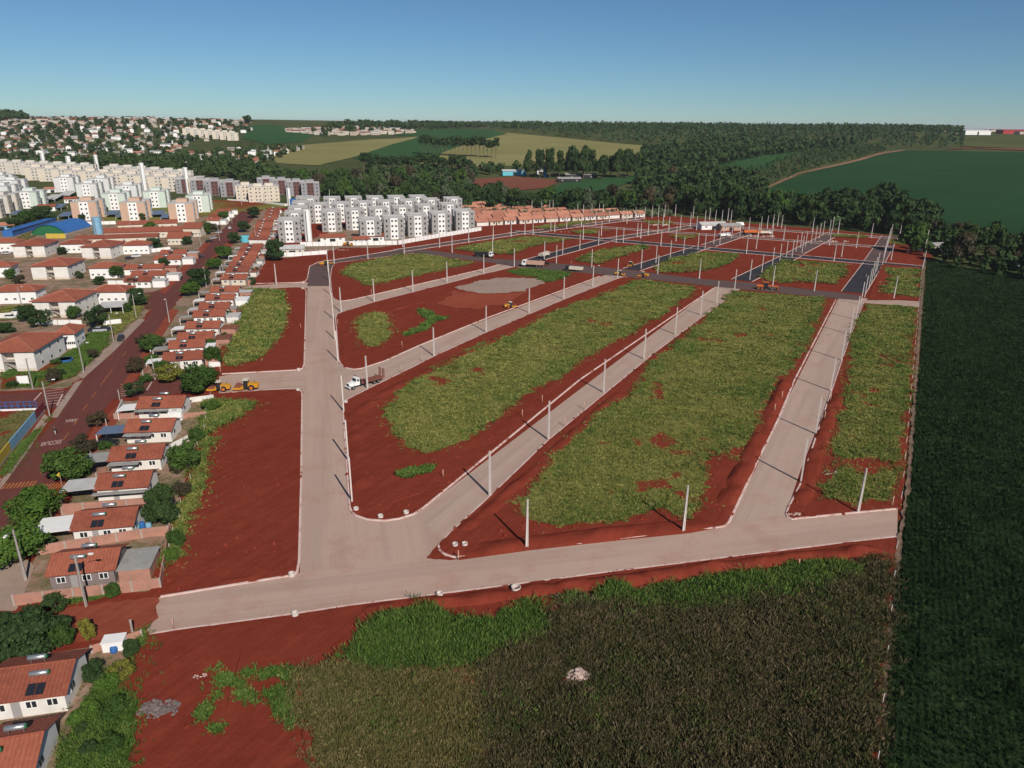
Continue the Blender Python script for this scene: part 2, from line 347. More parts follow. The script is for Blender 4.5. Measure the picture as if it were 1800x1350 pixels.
def blades(poly, n, h, w, zf, mat, name, label, cat, nb=4, spread=.35, bleed=0, bare=None, lean=.45, parent=None, rows=None, dist0=None):
    P = np.array(poly); x0, y0 = P.min(0); x1, y1 = P.max(0)
    A = abs(area2(poly))/2; N = int(n*((x1-x0)*(y1-y0))/max(A, 1))
    x = rng.uniform(x0, x1, N); y = rng.uniform(y0, y1, N)
    if rows:                                   # planted rows: direction and spacing
        a, s = rows; u = x*math.cos(a)+y*math.sin(a); v = -x*math.sin(a)+y*math.cos(a); v = np.round(v/s)*s+rng.normal(0, s*.1, N)
        x = u*math.cos(a)-v*math.sin(a); y = u*math.sin(a)+v*math.cos(a)
    k = pip(x, y, poly)
    if bare is not None: k &= bare(x, y)+rng.uniform(-.25, .25, N) < .45
    for cx_, cy_, cr_ in CLEAR: k &= (x-cx_)**2+(y-cy_)**2 > cr_*cr_
    if dist0: k &= rng.uniform(0, 1, N) < np.minimum(1, (dist0/np.maximum(1, y))**1.6)
    x = x[k]; y = y[k]; N = len(x)
    if bleed: x = x+rng.normal(0, bleed, N); y = y+rng.normal(0, bleed, N)
    z = zf(x, y)-.02
    sz = rng.uniform(.55, 1.5, N)*(.35+1.3*fbm(x/2.6, y/2.6, 21)); x = np.repeat(x, nb); y = np.repeat(y, nb); z = np.repeat(z, nb); sz = np.repeat(sz, nb); M = N*nb
    grow = np.clip((y/120.0), .6, 2.2)
    # one tuft is one island: every blade springs from the tuft's own foot
    a = rng.uniform(0, 2*np.pi, M); ww = w*rng.uniform(.8, 1.5, M)*grow; hh = h*sz*rng.uniform(.6, 1.15, M)
    lx = rng.normal(0, 1, M)*(spread*grow*.8+lean*hh*.35); ly = rng.normal(0, 1, M)*(spread*grow*.8+lean*hh*.35); ca, sa = np.cos(a)*ww, np.sin(a)*ww
    co = np.empty((N, 1+2*nb, 3)); co[:, 0] = np.stack([x, y, z], 1)[::nb]
    co[:, 1::2] = np.stack([x+lx-ca, y+ly-sa, z+hh*.85], 1).reshape(N, nb, 3); co[:, 2::2] = np.stack([x+lx+ca, y+ly+sa, z+hh], 1).reshape(N, nb, 3)
    base = (np.arange(N)*(1+2*nb))[:, None]; k_ = np.arange(nb)[None]
    idx = np.stack([np.broadcast_to(base, (N, nb)), base+1+2*k_, base+2+2*k_], 2).ravel()
    o = link(name, tri_mesh(name, co.reshape(-1, 3), 3, mat, idx), parent)
    if parent is None: tag(o, label, cat, None, 'stuff')
    else: o['kind'] = 'stuff'
    return o
def clods(polys, n, label, holes):               # loose lumps of earth, too many to count
    out = []
    for poly in polys:
        Pq = np.array(poly); x0, y0 = Pq.min(0); x1, y1 = Pq.max(0); N = int(n*(x1-x0)*(y1-y0)); x = rng.uniform(x0, x1, N); y = rng.uniform(max(y0, 40), y1, N)
        k = pip(x, y, poly) & (fbm(x/6, y/6, 77) > rng.uniform(.35, .62, N)) & (rng.uniform(0, 1, N) < np.minimum(1, (110/np.maximum(y, 1))**2)); x = x[k]; y = y[k]; N = len(x)
        s = rng.uniform(.05, .16, N)*(1+2.0*(rng.uniform(0, 1, N) > .96)); z = lump(x, y)-.02; a = rng.uniform(0, 6.28, N); c = np.stack([x, y, z], 1)
        ring = [c+np.stack([np.cos(a+t)*s*rng.uniform(.7, 1.3, N), np.sin(a+t)*s*rng.uniform(.7, 1.3, N), np.zeros(N)], 1) for t in (0, 1.57, 3.14, 4.71)]; top = c+np.stack([s*.2, s*.1, s*.9], 1)
        for q in range(4): out.append(np.stack([ring[q], ring[(q+1) % 4], top], 1))
    tri_obj('soil_clods', np.concatenate(out).reshape(-1, 3), 3, 'soil', label, 'soil')
def tri_mesh(name, v, k, mat, idx=None):
    idx = np.arange(len(v), dtype=np.int32) if idx is None else np.ascontiguousarray(idx, np.int32); nf = len(idx)//k; me = bpy.data.meshes.new(name); me.vertices.add(len(v)); me.vertices.foreach_set('co', np.ascontiguousarray(v, np.float32).ravel())
    me.loops.add(len(idx)); me.loops.foreach_set('vertex_index', idx)
    me.polygons.add(nf); me.polygons.foreach_set('loop_start', np.arange(0, len(idx), k, dtype=np.int32))
    me.materials.append(MATS[mat]); me.update(calc_edges=True); me.validate(); return me
def tri_obj(name, v, k, mat, label, cat, parent=None):
    o = link(name, tri_mesh(name, v, k, mat), parent)
    if parent is None: tag(o, label, cat, None, 'stuff')
    else: o['kind'] = 'stuff'
    return o
# ------------------------------------------------------------------ the ground, out to the horizon
def build_ground():
    xs = np.concatenate([-np.geomspace(30000, 900, 22), np.linspace(-850, 850, 52), np.geomspace(900, 30000, 22)])
    ys = np.concatenate([np.linspace(-150, 520, 12), np.linspace(560, 2200, 70), np.geomspace(2300, 40000, 22)])
    X, Y = np.meshgrid(xs, ys); Z = H(X, Y)-0.08
    v = np.stack([X.ravel(), Y.ravel(), Z.ravel()], 1); nx = len(xs)
    f = [(j*nx+i, j*nx+i+1, (j+1)*nx+i+1, (j+1)*nx+i) for j in range(len(ys)-1) for i in range(nx-1)]
    me = bpy.data.meshes.new('ground'); me.from_pydata(v.tolist(), [], f); me.materials.append(MATS['far_ground']); me.polygons.foreach_set('use_smooth', [True]*len(f))
    tag(link('ground', me), kind='structure')
build_ground()
flat = lambda z: (lambda x, y: np.full(np.shape(x), z))
far_z = lambda d: (lambda x, y: H(x, y)+d)
def P(px): return wpoly(px)
# red soil of the building site and the settlement yards beneath everything near
sheet('soil_ground', ragged(P([(-900, 2400), (-700, 1000), (-420, 600), (-250, 430), (60, 395), (330, 372), (470, 362), (700, 372), (1045, 384), (1180, 379), (1300, 391), (1460, 404), (1570, 414), (1640, 442), (1632, 470), (1612, 640), (1590, 850), (1560, 1100), (1535, 1400), (1450, 2400)]), 6, 2.0, 3), flat(-.03), 14, 'soil')
# --- light gravel carriageways (the soil blocks with their kerbs stand on top)
sheet('gravel_avenue', P([(541, 500), (579, 500), (596, 640), (612, 700), (616, 890), (770, 900), (800, 960), (820, 1045), (500, 1085), (527, 1015), (533, 690)]), flat(.006), 5, 'gravel_av')
EAST = [(585, 556), (600, 520), (905, 463), (920, 474), (660, 540), (597, 556)]
sheet('gravel_road', P([(575, 562), (575, 522), (600, 526), (880, 463), (925, 471), (650, 541)]), flat(.014), 5, 'gravel_r')
sheet('gravel_road', P([(590, 640), (640, 642), (1068, 482), (1105, 486), (720, 655), (600, 715)]), flat(.018), 5, 'gravel_r')
sheet('gravel_road', P([(727, 907), (1262, 500), (1302, 508), (880, 880), (783, 948)]), flat(.022), 5, 'gravel_r')
sheet('gravel_road', P([(1230, 1010), (1275, 918), (1476, 520), (1520, 530), (1384, 895), (1400, 960)]), flat(.026), 5, 'gravel_r')
bl = [(277, 1048), (520, 1008), (800, 972), (1100, 938), (1380, 906), (1400, 905), (1578, 892), (1577, 947), (1505, 956), (1200, 994), (903, 1032), (617, 1068), (373, 1103), (261, 1117), (258, 1108), (263, 1100), (271, 1092), (279, 1086), (275, 1076), (274, 1066), (281, 1057)]
sheet('gravel_road', P(bl), flat(.032), 4, 'gravel_b')
sheet('gravel_road', P([(385, 662), (420, 655), (540, 648), (540, 688), (385, 692)]), flat(.012), 5, 'gravel_b')
sheet('gravel_road', P([(425, 507), (440, 502), (545, 496), (545, 507)]), flat(.012), 5, 'gravel_b')
sheet('gravel_road', P([(1505, 532), (1515, 524), (1618, 530), (1618, 541)]), flat(.036), 5, 'gravel_b')
# --- brown and black asphalt further up
sheet('asphalt_street', P([(540, 503), (544, 469), (558, 463), (590, 456), (710, 438), (728, 446), (592, 469), (580, 480), (582, 503)]), flat(.022), 6, 'brown_asphalt')
X1U = [(690, 436), (751, 439), (860, 454), (957, 461), (1085, 472), (1230, 490), (1307, 496), (1481, 515), (1512, 519)]
X1L = [(1516, 529), (1473, 525), (1298, 508), (1259, 504), (1097, 486), (1063, 483), (914, 470), (860, 462), (724, 446), (690, 442)]
sheet('asphalt_street', P(X1U+X1L), flat(.030), 8, 'brown_asphalt')
def strip(name, a, b, w, mat, z, kerb=True, w2=None):
    A, B = at(*a), at(*b); d = (B-A).normalized(); n = Vector((-d.y, d.x, 0)); w2 = w2 or w
    pts = [A-n*w/2, B-n*w2/2, B+n*w2/2, A+n*w/2]
    sheet(name, [(p.x, p.y) for p in pts], flat(z), 9, mat)
    if kerb:
        for s in (-1, 1):
            m = MB(); 
            m.box(0, (B-A).length, -.14, .14, -.05, .17, Matrix.Translation(A+n*s*(w/2+.14)) @ Matrix.Rotation(math.atan2(d.y, d.x), 4, 'Z'))
            tag(m.build('kerb', 'kerb'), kind='structure')
strip('asphalt_street', (700, 441), (925, 408), 8, 'brown_asphalt', .010)
strip('asphalt_street', (925, 409), (1125, 383), 8, 'brown_asphalt', .014)
strip('asphalt_street', (900, 407), (1620, 470), 9, 'asphalt', .018)
strip('asphalt_street', (935, 458), (1060, 424), 8, 'asphalt', .022)
strip('asphalt_street', (1110, 474), (1236, 434), 8.5, 'asphalt', .026)
strip('asphalt_street', (1304, 493), (1393, 449), 8.5, 'asphalt', .020)
strip('asphalt_street', (1500, 514), (1535, 463), 8.5, 'asphalt', .024)
strip('asphalt_street', (1063, 422), (1225, 397), 8, 'brown_asphalt', .012)
strip('asphalt_street', (1245, 432), (1330, 404), 8, 'brown_asphalt', .016)
strip('asphalt_street', (1397, 446), (1468, 409), 8, 'brown_asphalt', .011)
strip('asphalt_street', (1537, 460), (1565, 415), 9, 'brown_asphalt', .013)
strip('asphalt_street', (1090, 386), (1560, 418), 7, 'brown_asphalt', .007)
strip('asphalt_street', (1010, 396), (1570, 436), 6, 'brown_asphalt', .009)
# --- the soil blocks: raised, kerbed along the roads
def kerb_path(path, width=.34, top=.17, name='kerb'):
    p = dens(path, 1.6, False); n = len(p); m = MB(); off = []
    for i in range(n):
        a = p[max(i-1, 0)]; b = p[min(i+1, n-1)]; tx, ty = b[0]-a[0], b[1]-a[1]; L = math.hypot(tx, ty) or 1; off.append((-ty/L, tx/L))
    prof = [(-.02, -.06), (-.02, .10), (.05, top), (width, top), (width, -.06)]
    rings = [[(x+nx*o, y+ny*o, z) for o, z in prof] for (x, y), (nx, ny) in zip(p, off)]
    for i in range(n-1):
        for k in range(len(prof)-1): m.quad(rings[i][k], rings[i+1][k], rings[i+1][k+1], rings[i][k+1])
    tag(m.build(name, 'kerb'), kind='structure')
def block(kpx, rest, step=1.7, mat='soil'):
    kp = [(v.x, v.y) for v in (at(a, b) for a, b in kpx)]; rp = [(v.x, v.y) for v in (at(a, b) for a, b in rest)]
    full = kp+rp
    if area2(full) < 0: kp = kp[::-1]; rp = rp[::-1]; full = kp+rp
    out = dens(full, 1.6)
    sheet('soil_block', out, lump, step, mat, edgez=.13)
    kerb_path(kp)
    return full
KA = block([(727, 445), (592, 462), (585, 466), (582, 474), (580, 490), (583, 521), (588, 527), (597, 530), (618, 527.5), (855, 472), (875, 466)], [(872, 463), (860, 462)], 2.2)
KB = block([(905, 469), (850, 482), (658, 531), (600, 549), (591, 553), (589, 560), (592, 600), (594, 632), (598, 641), (606, 647), (622, 650), (637, 648), (677, 635), (737, 608), (860, 558), (1055, 486)], [(1050, 482), (914, 471)], 2.2)
KC = block([(1095, 487), (1085, 490), (992, 526), (856, 584), (763, 626), (720, 648), (648, 683), (610, 702), (603, 706), (601, 713), (604, 760), (610, 850), (613, 893), (617, 901), (624, 907.5), (644, 914.5), (675, 917), (703, 913), (728, 905), (745, 894), (861, 799), (1020, 668), (1255, 507)], [(1250, 504)])
KD = block([(1298, 510), (1150, 620), (962, 774), (861, 871), (790, 936), (772, 954), (769, 961), (771, 968), (779, 975), (796, 981), (830, 977), (925, 965), (1020, 957), (1198, 936), (1265, 928), (1277, 925), (1284, 917), (1333.5, 810), (1369, 738), (1398, 668), (1470, 527)], [(1465, 525)])
KE = block([(1517, 533), (1494, 589), (1460, 688), (1434, 763), (1407, 847), (1384, 892), (1380, 903), (1383, 910), (1392, 914), (1407, 912.5), (1500, 903), (1576, 896)], [(1590, 850), (1598, 760), (1608, 640), (1616, 541), (1600, 539)])
K1 = block([(390, 691), (500, 684), (520, 684), (529, 686), (532.5, 693), (531, 850), (528, 985), (525, 1004), (520, 1010), (508, 1014), (282, 1051)], [(262, 1050), (270, 1010), (300, 930), (330, 830), (352, 760), (365, 710), (378, 695)])
K0 = block([(437, 509), (520, 505), (534, 506), (539, 511), (536, 640), (533, 648), (522, 651), (390, 658)], [(375, 656), (385, 620), (405, 580), (425, 540)], 2.2)
K00 = block([(440, 499), (520, 497), (536, 496), (541, 490), (545, 468), (560, 461), (640, 449), (700, 439)], [(690, 436), (600, 436), (560, 445), (500, 455), (470, 462), (450, 480)], 2.4)
KS = block([(258, 1115), (306, 1107), (373, 1098), (513, 1079), (617, 1063), (767, 1044), (903, 1027), (1061, 1006), (1200, 989), (1342, 971), (1505, 951), (1575, 943)], [(1578, 960), (1570, 1040), (1553, 1200), (1540, 1420), (1500, 1900), (100, 1900), (150, 1500), (215, 1350), (240, 1200)])
sheet('soil_block', ragged(P([(1524, 528), (1550, 465), (1618, 470), (1616, 528)]), 2, .3, 4), lambda x, y: lump(x, y)+.02, 3, 'soil')
sheet('soil_spill', ragged(P([(750, 982), (770, 956), (774, 970), (782, 978), (803, 983), (790, 985)]), .5, .15, 3), flat(.042), 1, 'soil')
# bermed spoil along the road edges: long, lumpy ridges of red earth
def berm(px, w, h, seed):
    pts = dens([(v.x, v.y) for v in (at(a, b) for a, b in px)], 1.0, False); n = len(pts); K = 9; vs = []; fs = []
    for i, (x, y) in enumerate(pts):
        a = pts[max(i-1, 0)]; b = pts[min(i+1, n-1)]; tx, ty = b[0]-a[0], b[1]-a[1]; L = math.hypot(tx, ty) or 1
        e = min(1, i/4, (n-1-i)/4)
        for k in range(K):
            s = (k/(K-1)-.5)*2; X, Y = x-ty/L*s*w/2, y+tx/L*s*w/2
            amp = float(fbm(X/3.0, Y/3.0, seed, 4)); vs.append((X, Y, .03+h*e*max(0, 1-s*s)*max(0, amp*2.3-.35)))
    for i in range(n-1):
        for k in range(K-1): q = i*K+k; fs.append((q, q+1, q+K+1, q+K))
    me = bpy.data.meshes.new('soil_berm'); me.from_pydata(vs, [], fs); me.materials.append(MATS['soil']); me.polygons.foreach_set('use_smooth', [True]*len(fs))
    tag(link('soil_berm', me), kind='structure')
berm([(800, 972), (925, 955), (1080, 938), (1200, 926), (1262, 915)], 4.2, .75, 41)
berm([(1265, 900), (1310, 820), (1350, 735), (1385, 665)], 4.0, .75, 43)
berm([(620, 1080), (767, 1060), (903, 1045), (1061, 1026), (1200, 1007), (1342, 990), (1505, 970), (1560, 965)], 3.4, .8, 45)
berm([(522, 1165), (526, 1230), (538, 1290), (552, 1360)], 1.3, .55, 55)  # not spoil: ridge added so its cast shadow draws the ditch's dark line
berm([(470, 1180), (500, 1160), (560, 1130)], 1.0, .3, 56)
berm([(960, 1085), (1000, 1068)], 1.0, .5, 57)
berm([(440, 1010), (445, 900), (455, 780), (460, 710)], 2.2, .22, 58)
berm([(330, 1035), (420, 1020), (500, 1000)], 2.0, .25, 59)
berm([(1405, 895), (1425, 830), (1450, 760), (1475, 690)], 3.6, .6, 47)
berm([(800, 945), (880, 880), (985, 785), (1090, 690)], 3.2, .55, 49)
berm([(640, 870), (626, 780), (622, 730), (680, 690), (760, 650), (900, 585)], 4.0, .45, 51)
berm([(610, 628), (603, 590), (640, 560), (760, 525)], 3.0, .4, 53)
for k_, tr_ in enumerate(([(640, 880), (628, 800), (622, 740), (650, 705)], [(652, 880), (638, 800), (632, 745), (660, 708)], [(665, 870), (652, 810), (650, 760)], [(500, 1000), (470, 860), (478, 720)], [(488, 1000), (458, 860), (468, 720)], [(400, 1020), (405, 900), (420, 780)], [(300, 1330), (330, 1250), (350, 1140)], [(316, 1330), (345, 1250), (362, 1140)], [(420, 1330), (400, 1250), (430, 1130), (600, 1090)], [(436, 1330), (416, 1255), (442, 1138), (610, 1096)], [(640, 900), (760, 860), (900, 745), (1000, 660)], [(500, 640), (520, 580), (525, 530)], [(700, 560), (780, 530), (840, 525)], [(660, 600), (720, 612), (800, 575)])): berm(tr_, .55, .16, 80+k_)
clods([KC, KD, KE, K1, KS, KB], 2.2, 'loose clods of red earth over the bare lots', None)
# lighter spoil pad and gravel heap ground inside the second block
sheet('gravel_pad', ragged(P([(803, 506), (840, 495), (880, 489), (945, 490), (962, 498), (920, 512), (870, 517), (820, 513)]), 1.2, 1.6, 8), lambda x, y: lump(x, y)+.07, 3, 'concrete_walk')
sheet('spoil_patch', ragged(P([(770, 535), (800, 512), (860, 518), (925, 514), (900, 530), (840, 545), (800, 540)]), 1.2, 1.8, 9), lambda x, y: lump(x, y)+.05, 3, 'soil_bright')
# --- trodden yards of the settlement
for px in ([(55, 1000), (215, 705), (330, 700), (372, 700), (350, 790), (300, 930), (283, 1034), (26, 1068)], [(240, 672), (300, 680), (392, 656), (400, 600), (432, 530), (470, 440), (505, 372), (465, 366), (400, 428), (300, 545)], [(-300, 690), (0, 688), (120, 682), (200, 618), (290, 515), (370, 425), (432, 362), (330, 370), (60, 390), (-350, 440), (-500, 600)], [(-300, 1190), (0, 1150), (160, 1138), (255, 1118), (215, 1350), (150, 1500), (-300, 1900)], [(475, 455), (530, 428), (600, 400), (840, 395), (846, 405), (700, 430), (575, 448)]):
    sheet('yard_ground', ragged(P(px), 2, .8, 6), flat(-.008), 6, 'yard')
# --- the old red-brown street, its side street and verges
sheet('old_street', P([(-260, 1300), (0, 1010), (20, 975), (78, 880), (118, 815), (168, 742), (190, 712), (212, 688), (230, 660), (262, 606), (300, 545), (345, 482), (400, 427), (440, 388), (462, 366), (440, 361), (410, 384), (370, 427), (290, 517), (255, 562), (200, 618), (146, 666), (100, 735), (50, 792), (0, 862), (-300, 1200)]), flat(.016), 6, 'old_street')
sheet('old_street', P([(-200, 690), (0, 692), (120, 686), (145, 668), (225, 668), (330, 660), (330, 690), (215, 700), (120, 716), (0, 722), (-200, 726)]), flat(.024), 6, 'old_street')
sheet('old_street', P([(215, 520), (265, 514), (300, 504), (345, 470), (352, 476), (310, 530), (262, 545), (215, 532)]), flat(.028), 6, 'old_street')
sheet('dirt_street', ragged(P([(-200, 1110), (0, 1085), (120, 1068), (270, 1050), (282, 1056), (276, 1074), (279, 1086), (262, 1112), (180, 1125), (0, 1145), (-200, 1170)]), 1.0, .5, 5), flat(.008), 4, 'dirt_street')
sheet('pavement', ragged(P([(-60, 1075), (0, 1000), (22, 965), (62, 995), (40, 1050), (28, 1075)]), .8, .3, 5), flat(.04), 4, 'concrete_walk')
for px in ([(100, 735), (146, 668), (132, 672), (88, 733)], [(0, 862), (50, 792), (88, 735), (78, 728), (0, 838)], [(146, 666), (200, 618), (255, 562), (243, 560), (190, 610), (136, 660)]):
    sheet('pavement', P(px), flat(.05), 4, 'concrete_walk')
for px in ([(205, 715), (170, 745), (150, 780), (165, 782), (190, 760), (222, 722)], [(212, 682), (262, 602), (300, 543), (315, 545), (280, 600), (232, 678)], [(345, 480), (400, 425), (412, 428), (360, 480)], [(290, 517), (370, 428), (362, 424), (280, 512)], [(118, 860), (78, 905), (60, 960), (85, 975), (105, 920)]):
    sheet('pavement', P(px), flat(.045), 4, 'dirt_street')
# painted markings
def paint(px, w, mat, z=.034):
    A, B = at(*px[0]), at(*px[1]); d = (B-A); L = d.length
    m = MB(); T = Matrix.Translation((A.x, A.y, z)) @ Matrix.Rotation(math.atan2(d.y, d.x), 4, 'Z'); m.quad(*[T @ Vector(q) for q in ((0, -w/2, 0), (L, -w/2, 0), (L, w/2, 0), (0, w/2, 0))])
    tag(m.build('lane_marking', mat), kind='structure')
for a in [((22, 905), (27, 897)), ((47, 868), (54, 858)), ((71, 833), (80, 822)), ((92, 803), (102, 790)), ((111, 774), (121, 761)), ((130, 747), (137, 737)), ((146, 721), (154, 711)), ((161, 700), (169, 689)), ((177, 677), (198, 650)), ((216, 626), (222, 618)), ((1, 950), (7, 940))]: paint(a, .16, 'road_yellow')
for a in [((60, 704), (73, 690)), ((258, 686), (267, 671)), ((100, 713), (110, 693))]: paint(a, .3, 'road_paint')
for k in range(9): paint(((4+k*6.5, 860-k*.6), (12+k*6.5, 850-k*.6)), .28, 'road_yellow'); paint(((55+k*6, 862-k*.4), (66+k*6, 852-k*.4)), .28, 'road_yellow')
for k in range(6): paint(((80, 688+k*4.6), (112, 684+k*4.6)), .22, 'road_paint', .036); paint(((212, 676+k*4), (240, 674+k*4)), .22, 'road_paint', .036)
def text_mark(s, a, b):
    A, B = at(*a), at(*b); cu = bpy.data.curves.new('road_lettering', 'FONT'); cu.body = s; cu.size = 1; cu.align_x = 'CENTER'; cu.align_y = 'CENTER'
    o = bpy.data.objects.new('tmp', cu); COL.objects.link(o); bpy.context.view_layer.update()
    me = bpy.data.meshes.new_from_object(o.evaluated_get(bpy.context.evaluated_depsgraph_get())); bpy.data.objects.remove(o)
    me.name = 'road_lettering'; me.materials.clear(); me.materials.append(MATS['road_paint'])
    xs = [v.co.x for v in me.vertices]; ys = [v.co.y for v in me.vertices]; w = max(xs)-min(xs); h = max(ys)-min(ys)
    d = B-A; q = link('road_lettering', me, None, ((A.x+B.x)/2, (A.y+B.y)/2, .036), math.atan2(d.y, d.x)+math.pi)
    q.scale = (d.length/w, 2.1/h, 1); tag(q, kind='structure'); q['label'] = 'white painted lettering %s on the old street' % s
text_mark('ÁREA', (115, 740), (136, 738)); text_mark('ESCOLAR', (72, 781), (108, 776))
# --- fields beyond the creek and on the right
def field(name, px, mat, d=.5, step=45, far=6000, amp=3): sheet(name, ragged(wpoly(px, far), 18, amp, 6, 40), far_z(d), step, mat)
field('stubble_field', [(488, 287), (475, 272), (520, 256), (740, 240), (735, 246), (622, 277), (560, 291)], 'f_tan', .5)
field('soybean_field', [(618, 279), (738, 240), (690, 238), (800, 226), (890, 236), (830, 250), (735, 287), (680, 290)], 'f_green', .62)
field('stubble_field', [(728, 288), (830, 250), (892, 234), (1020, 246), (1128, 256), (1122, 274), (1000, 290), (850, 294)], 'f_tan', .55)
field('soybean_field', [(425, 244), (440, 221), (480, 219), (555, 236), (530, 250), (470, 254)], 'f_green', .5)
field('soybean_field', [(1335, 338), (1430, 300), (1585, 265), (1800, 268), (2100, 272), (2300, 420), (1960, 440), (1800, 415), (1650, 395), (1500, 360)], 'f_dark', .6)
field('soybean_field', [(1245, 296), (1290, 272), (1350, 264), (1420, 262), (1340, 300), (1270, 305)], 'f_green', .6)
field('ploughed_field', [(805, 327), (840, 315), (905, 311), (985, 317), (965, 330), (880, 338)], 'f_red', .5, 30)
field('soybean_field', [(960, 338), (990, 322), (1060, 313), (1135, 308), (1140, 316), (1050, 336), (1000, 342)], 'f_green', .55, 30)
field('farm_track', [(1335, 336), (1400, 306), (1490, 286), (1555, 268), (1590, 264), (1590, 265.2), (1560, 270), (1493, 288), (1404, 307.5), (1339, 337.5)], 'f_track', 1.0, 30, amp=.6)
field('farm_track', [(1660, 263), (1720, 262), (1800, 265), (1960, 268), (1960, 262), (1800, 262), (1690, 260)], 'f_red', 1.0, 40)
field('pasture', [(1690, 248), (1780, 244), (2000, 246), (2000, 258), (1800, 262), (1690, 258)], 'f_olive', 1.1, 40)
sheet('pasture', ragged(P([(150, 372), (340, 350), (520, 358), (500, 365), (420, 372), (330, 385), (200, 392)]), 5, 2, 4), far_z(.12), 20, 'grass_sheet', bare=lambda x, y: fbm(x/20, y/20, 4)*.9)
CROP = P([(1535, 1600), (1548, 1350), (1574, 1040), (1600, 850), (1615, 650), (1628, 458), (1800, 490), (1960, 520), (2600, 640), (3300, 1600)])
sheet('crop_field', ragged(CROP, 3, .5, 4), lambda x, y: .10+.16*(fbm(x/2.2, y/2.2, 31)), 3.0, 'crop_sheet', bare=lambda x, y: np.full(np.shape(x), -.3))
sheet('field_track', ragged(P([(1576, 960), (1552, 1200), (1538, 1500), (1547, 1500), (1561, 1200), (1584, 960), (1600, 850), (1614, 650), (1628, 452), (1623, 452), (1608, 650), (1593, 850)]), 1.2, .35, 4), flat(.2), 2.5, 'track')
CROPV = P([(1546, 1380), (1574, 1040), (1600, 850), (1615, 650), (1628, 458), (1800, 490), (1900, 510), (1900, 1400)])
blades(CROPV, 120000, .5, .07, flat(.1), 'crop_blade', 'crop_plants', 'low dark green soybean plants in rows right of the boundary fence', 'crop', nb=4, spread=.13, lean=.3, rows=(R(61.5), .8), dist0=90)
# --- rank grass on the lots: a sheet of turf with real blades on it
def lawn(name, px, fam, label, n, h=.5, amp=1.2, bseed=3, bk=.55, w=.10, cover=None, step=1.6, zf=None, nb=4, d0=None, edge=1.5, bleed=.35, spread=.26):
    poly = ragged(P(px), .9, amp, bseed+2, 3.0); zf = zf or lump; rough = dens(P(px), 2.5)
    br = lambda x, y: np.clip((fbm(x/9, y/9, bseed)*.72+fbm(x/2.6, y/2.6, bseed+3)*.28-bk+.02)*5.5, -.3, 1)+(np.clip(.95*(1-edge_dist(np.asarray(x), np.asarray(y), poly[::3])/edge), 0, 1)*1.1 if edge else 0)
    s = sheet(name, poly, lambda x, y: zf(x, y)+.06, step, fam+'_sheet', 'stuff', label, 'grass', bare=br)
    blades(poly, n, h, w, zf, fam+'_blade', 'grass_blades', None, None, nb, spread, bare=br, parent=s, dist0=d0, bleed=bleed)
    if n >= 2500 and fam in ('grass', 'rank') and h < .65: blades(poly, n//9, h*.8, w, zf, fam+'_blade', 'stray_blades', None, None, nb, spread*.8, parent=s, bleed=1.5)   # thinning out into the soil
    if fam in ('dark', 'dry'):
        cl2 = lambda x, y: 1.15-np.clip((fbm(np.asarray(x)/5, np.asarray(y)/5, bseed+4)-.5)*4+np.clip((np.asarray(y)-82)/14, -.2, .55), 0, 1.2)
        blades(poly, n//3, h*.95, w, zf, 'rank_blade', 'weed_blades', None, None, nb, bare=cl2, parent=s, bleed=.8)
    if n >= 8000 and fam == 'grass':          # rank weeds along the rim of the lot and in clumps
        cl = lambda x, y: 1-np.clip((1-edge_dist(np.asarray(x), np.asarray(y), poly[::4])/7.5)*.75+(fbm(np.asarray(x)/5, np.asarray(y)/5, bseed+9)-.5)*2.6, 0, 1)
        blades(poly, int(n*.16), h*1.5, w, zf, 'rank_blade', 'weed_blades', None, None, 5, .3, bare=cl, parent=s, bleed=.5)
lawn('grass_patch', [(605, 482), (612, 468), (700, 449), (740, 447), (830, 462), (830, 464), (760, 480), (700, 492), (660, 503), (648, 503), (625, 490)], 'grass', 'green grass patch between the dark avenue bend and the uppermost gravel road', 16000, .34, 1.6, 3, .62, .055, nb=5)
lawn('grass_patch', [(626, 560), (642, 552), (665, 549), (685, 562), (692, 580), (690, 592), (660, 612), (645, 612), (628, 588)], 'grass', 'ragged grass patch at the narrow left end of the gravel-pad lot', 4500, .36, 1.8, 5, .52, .05, nb=5)
lawn('grass_patch', [(735, 545), (745, 543), (765, 556), (790, 560), (765, 566), (745, 582), (712, 592), (715, 585), (740, 575), (750, 565)], 'rank', 'thin crooked green patch in bare red lot beside the gravel pad', 1200, .45, .8, 6, .7, edge=.9)
lawn('grass_patch', [(890, 478), (925, 472), (1005, 480), (1000, 487), (965, 497), (935, 490)], 'rank', 'green grass patch behind the grey gravel pad below the parked trucks', 4500, .36, 1.2, 7, .6, .055, nb=5)
lawn('grass_patch', [(680, 718), (700, 690), (740, 662), (850, 605), (900, 590), (980, 545), (1060, 520), (1120, 493), (1225, 505), (1205, 525), (1160, 555), (1110, 590), (1060, 610), (1000, 655), (935, 690), (900, 715), (845, 760), (825, 775), (790, 790), (740, 795), (700, 790), (685, 755)], 'grass', 'long grassy lot in the middle between two diagonal gravel roads', 60000, .32, 1.8, 3, .62, .055, nb=5, spread=.24)
lawn('grass_patch', [(690, 835), (720, 826), (745, 822), (768, 824), (750, 832), (715, 842)], 'rank', 'small green weed strip on bare red soil near the rounded kerb', 900, .45, .5, 8, .8, edge=.7)
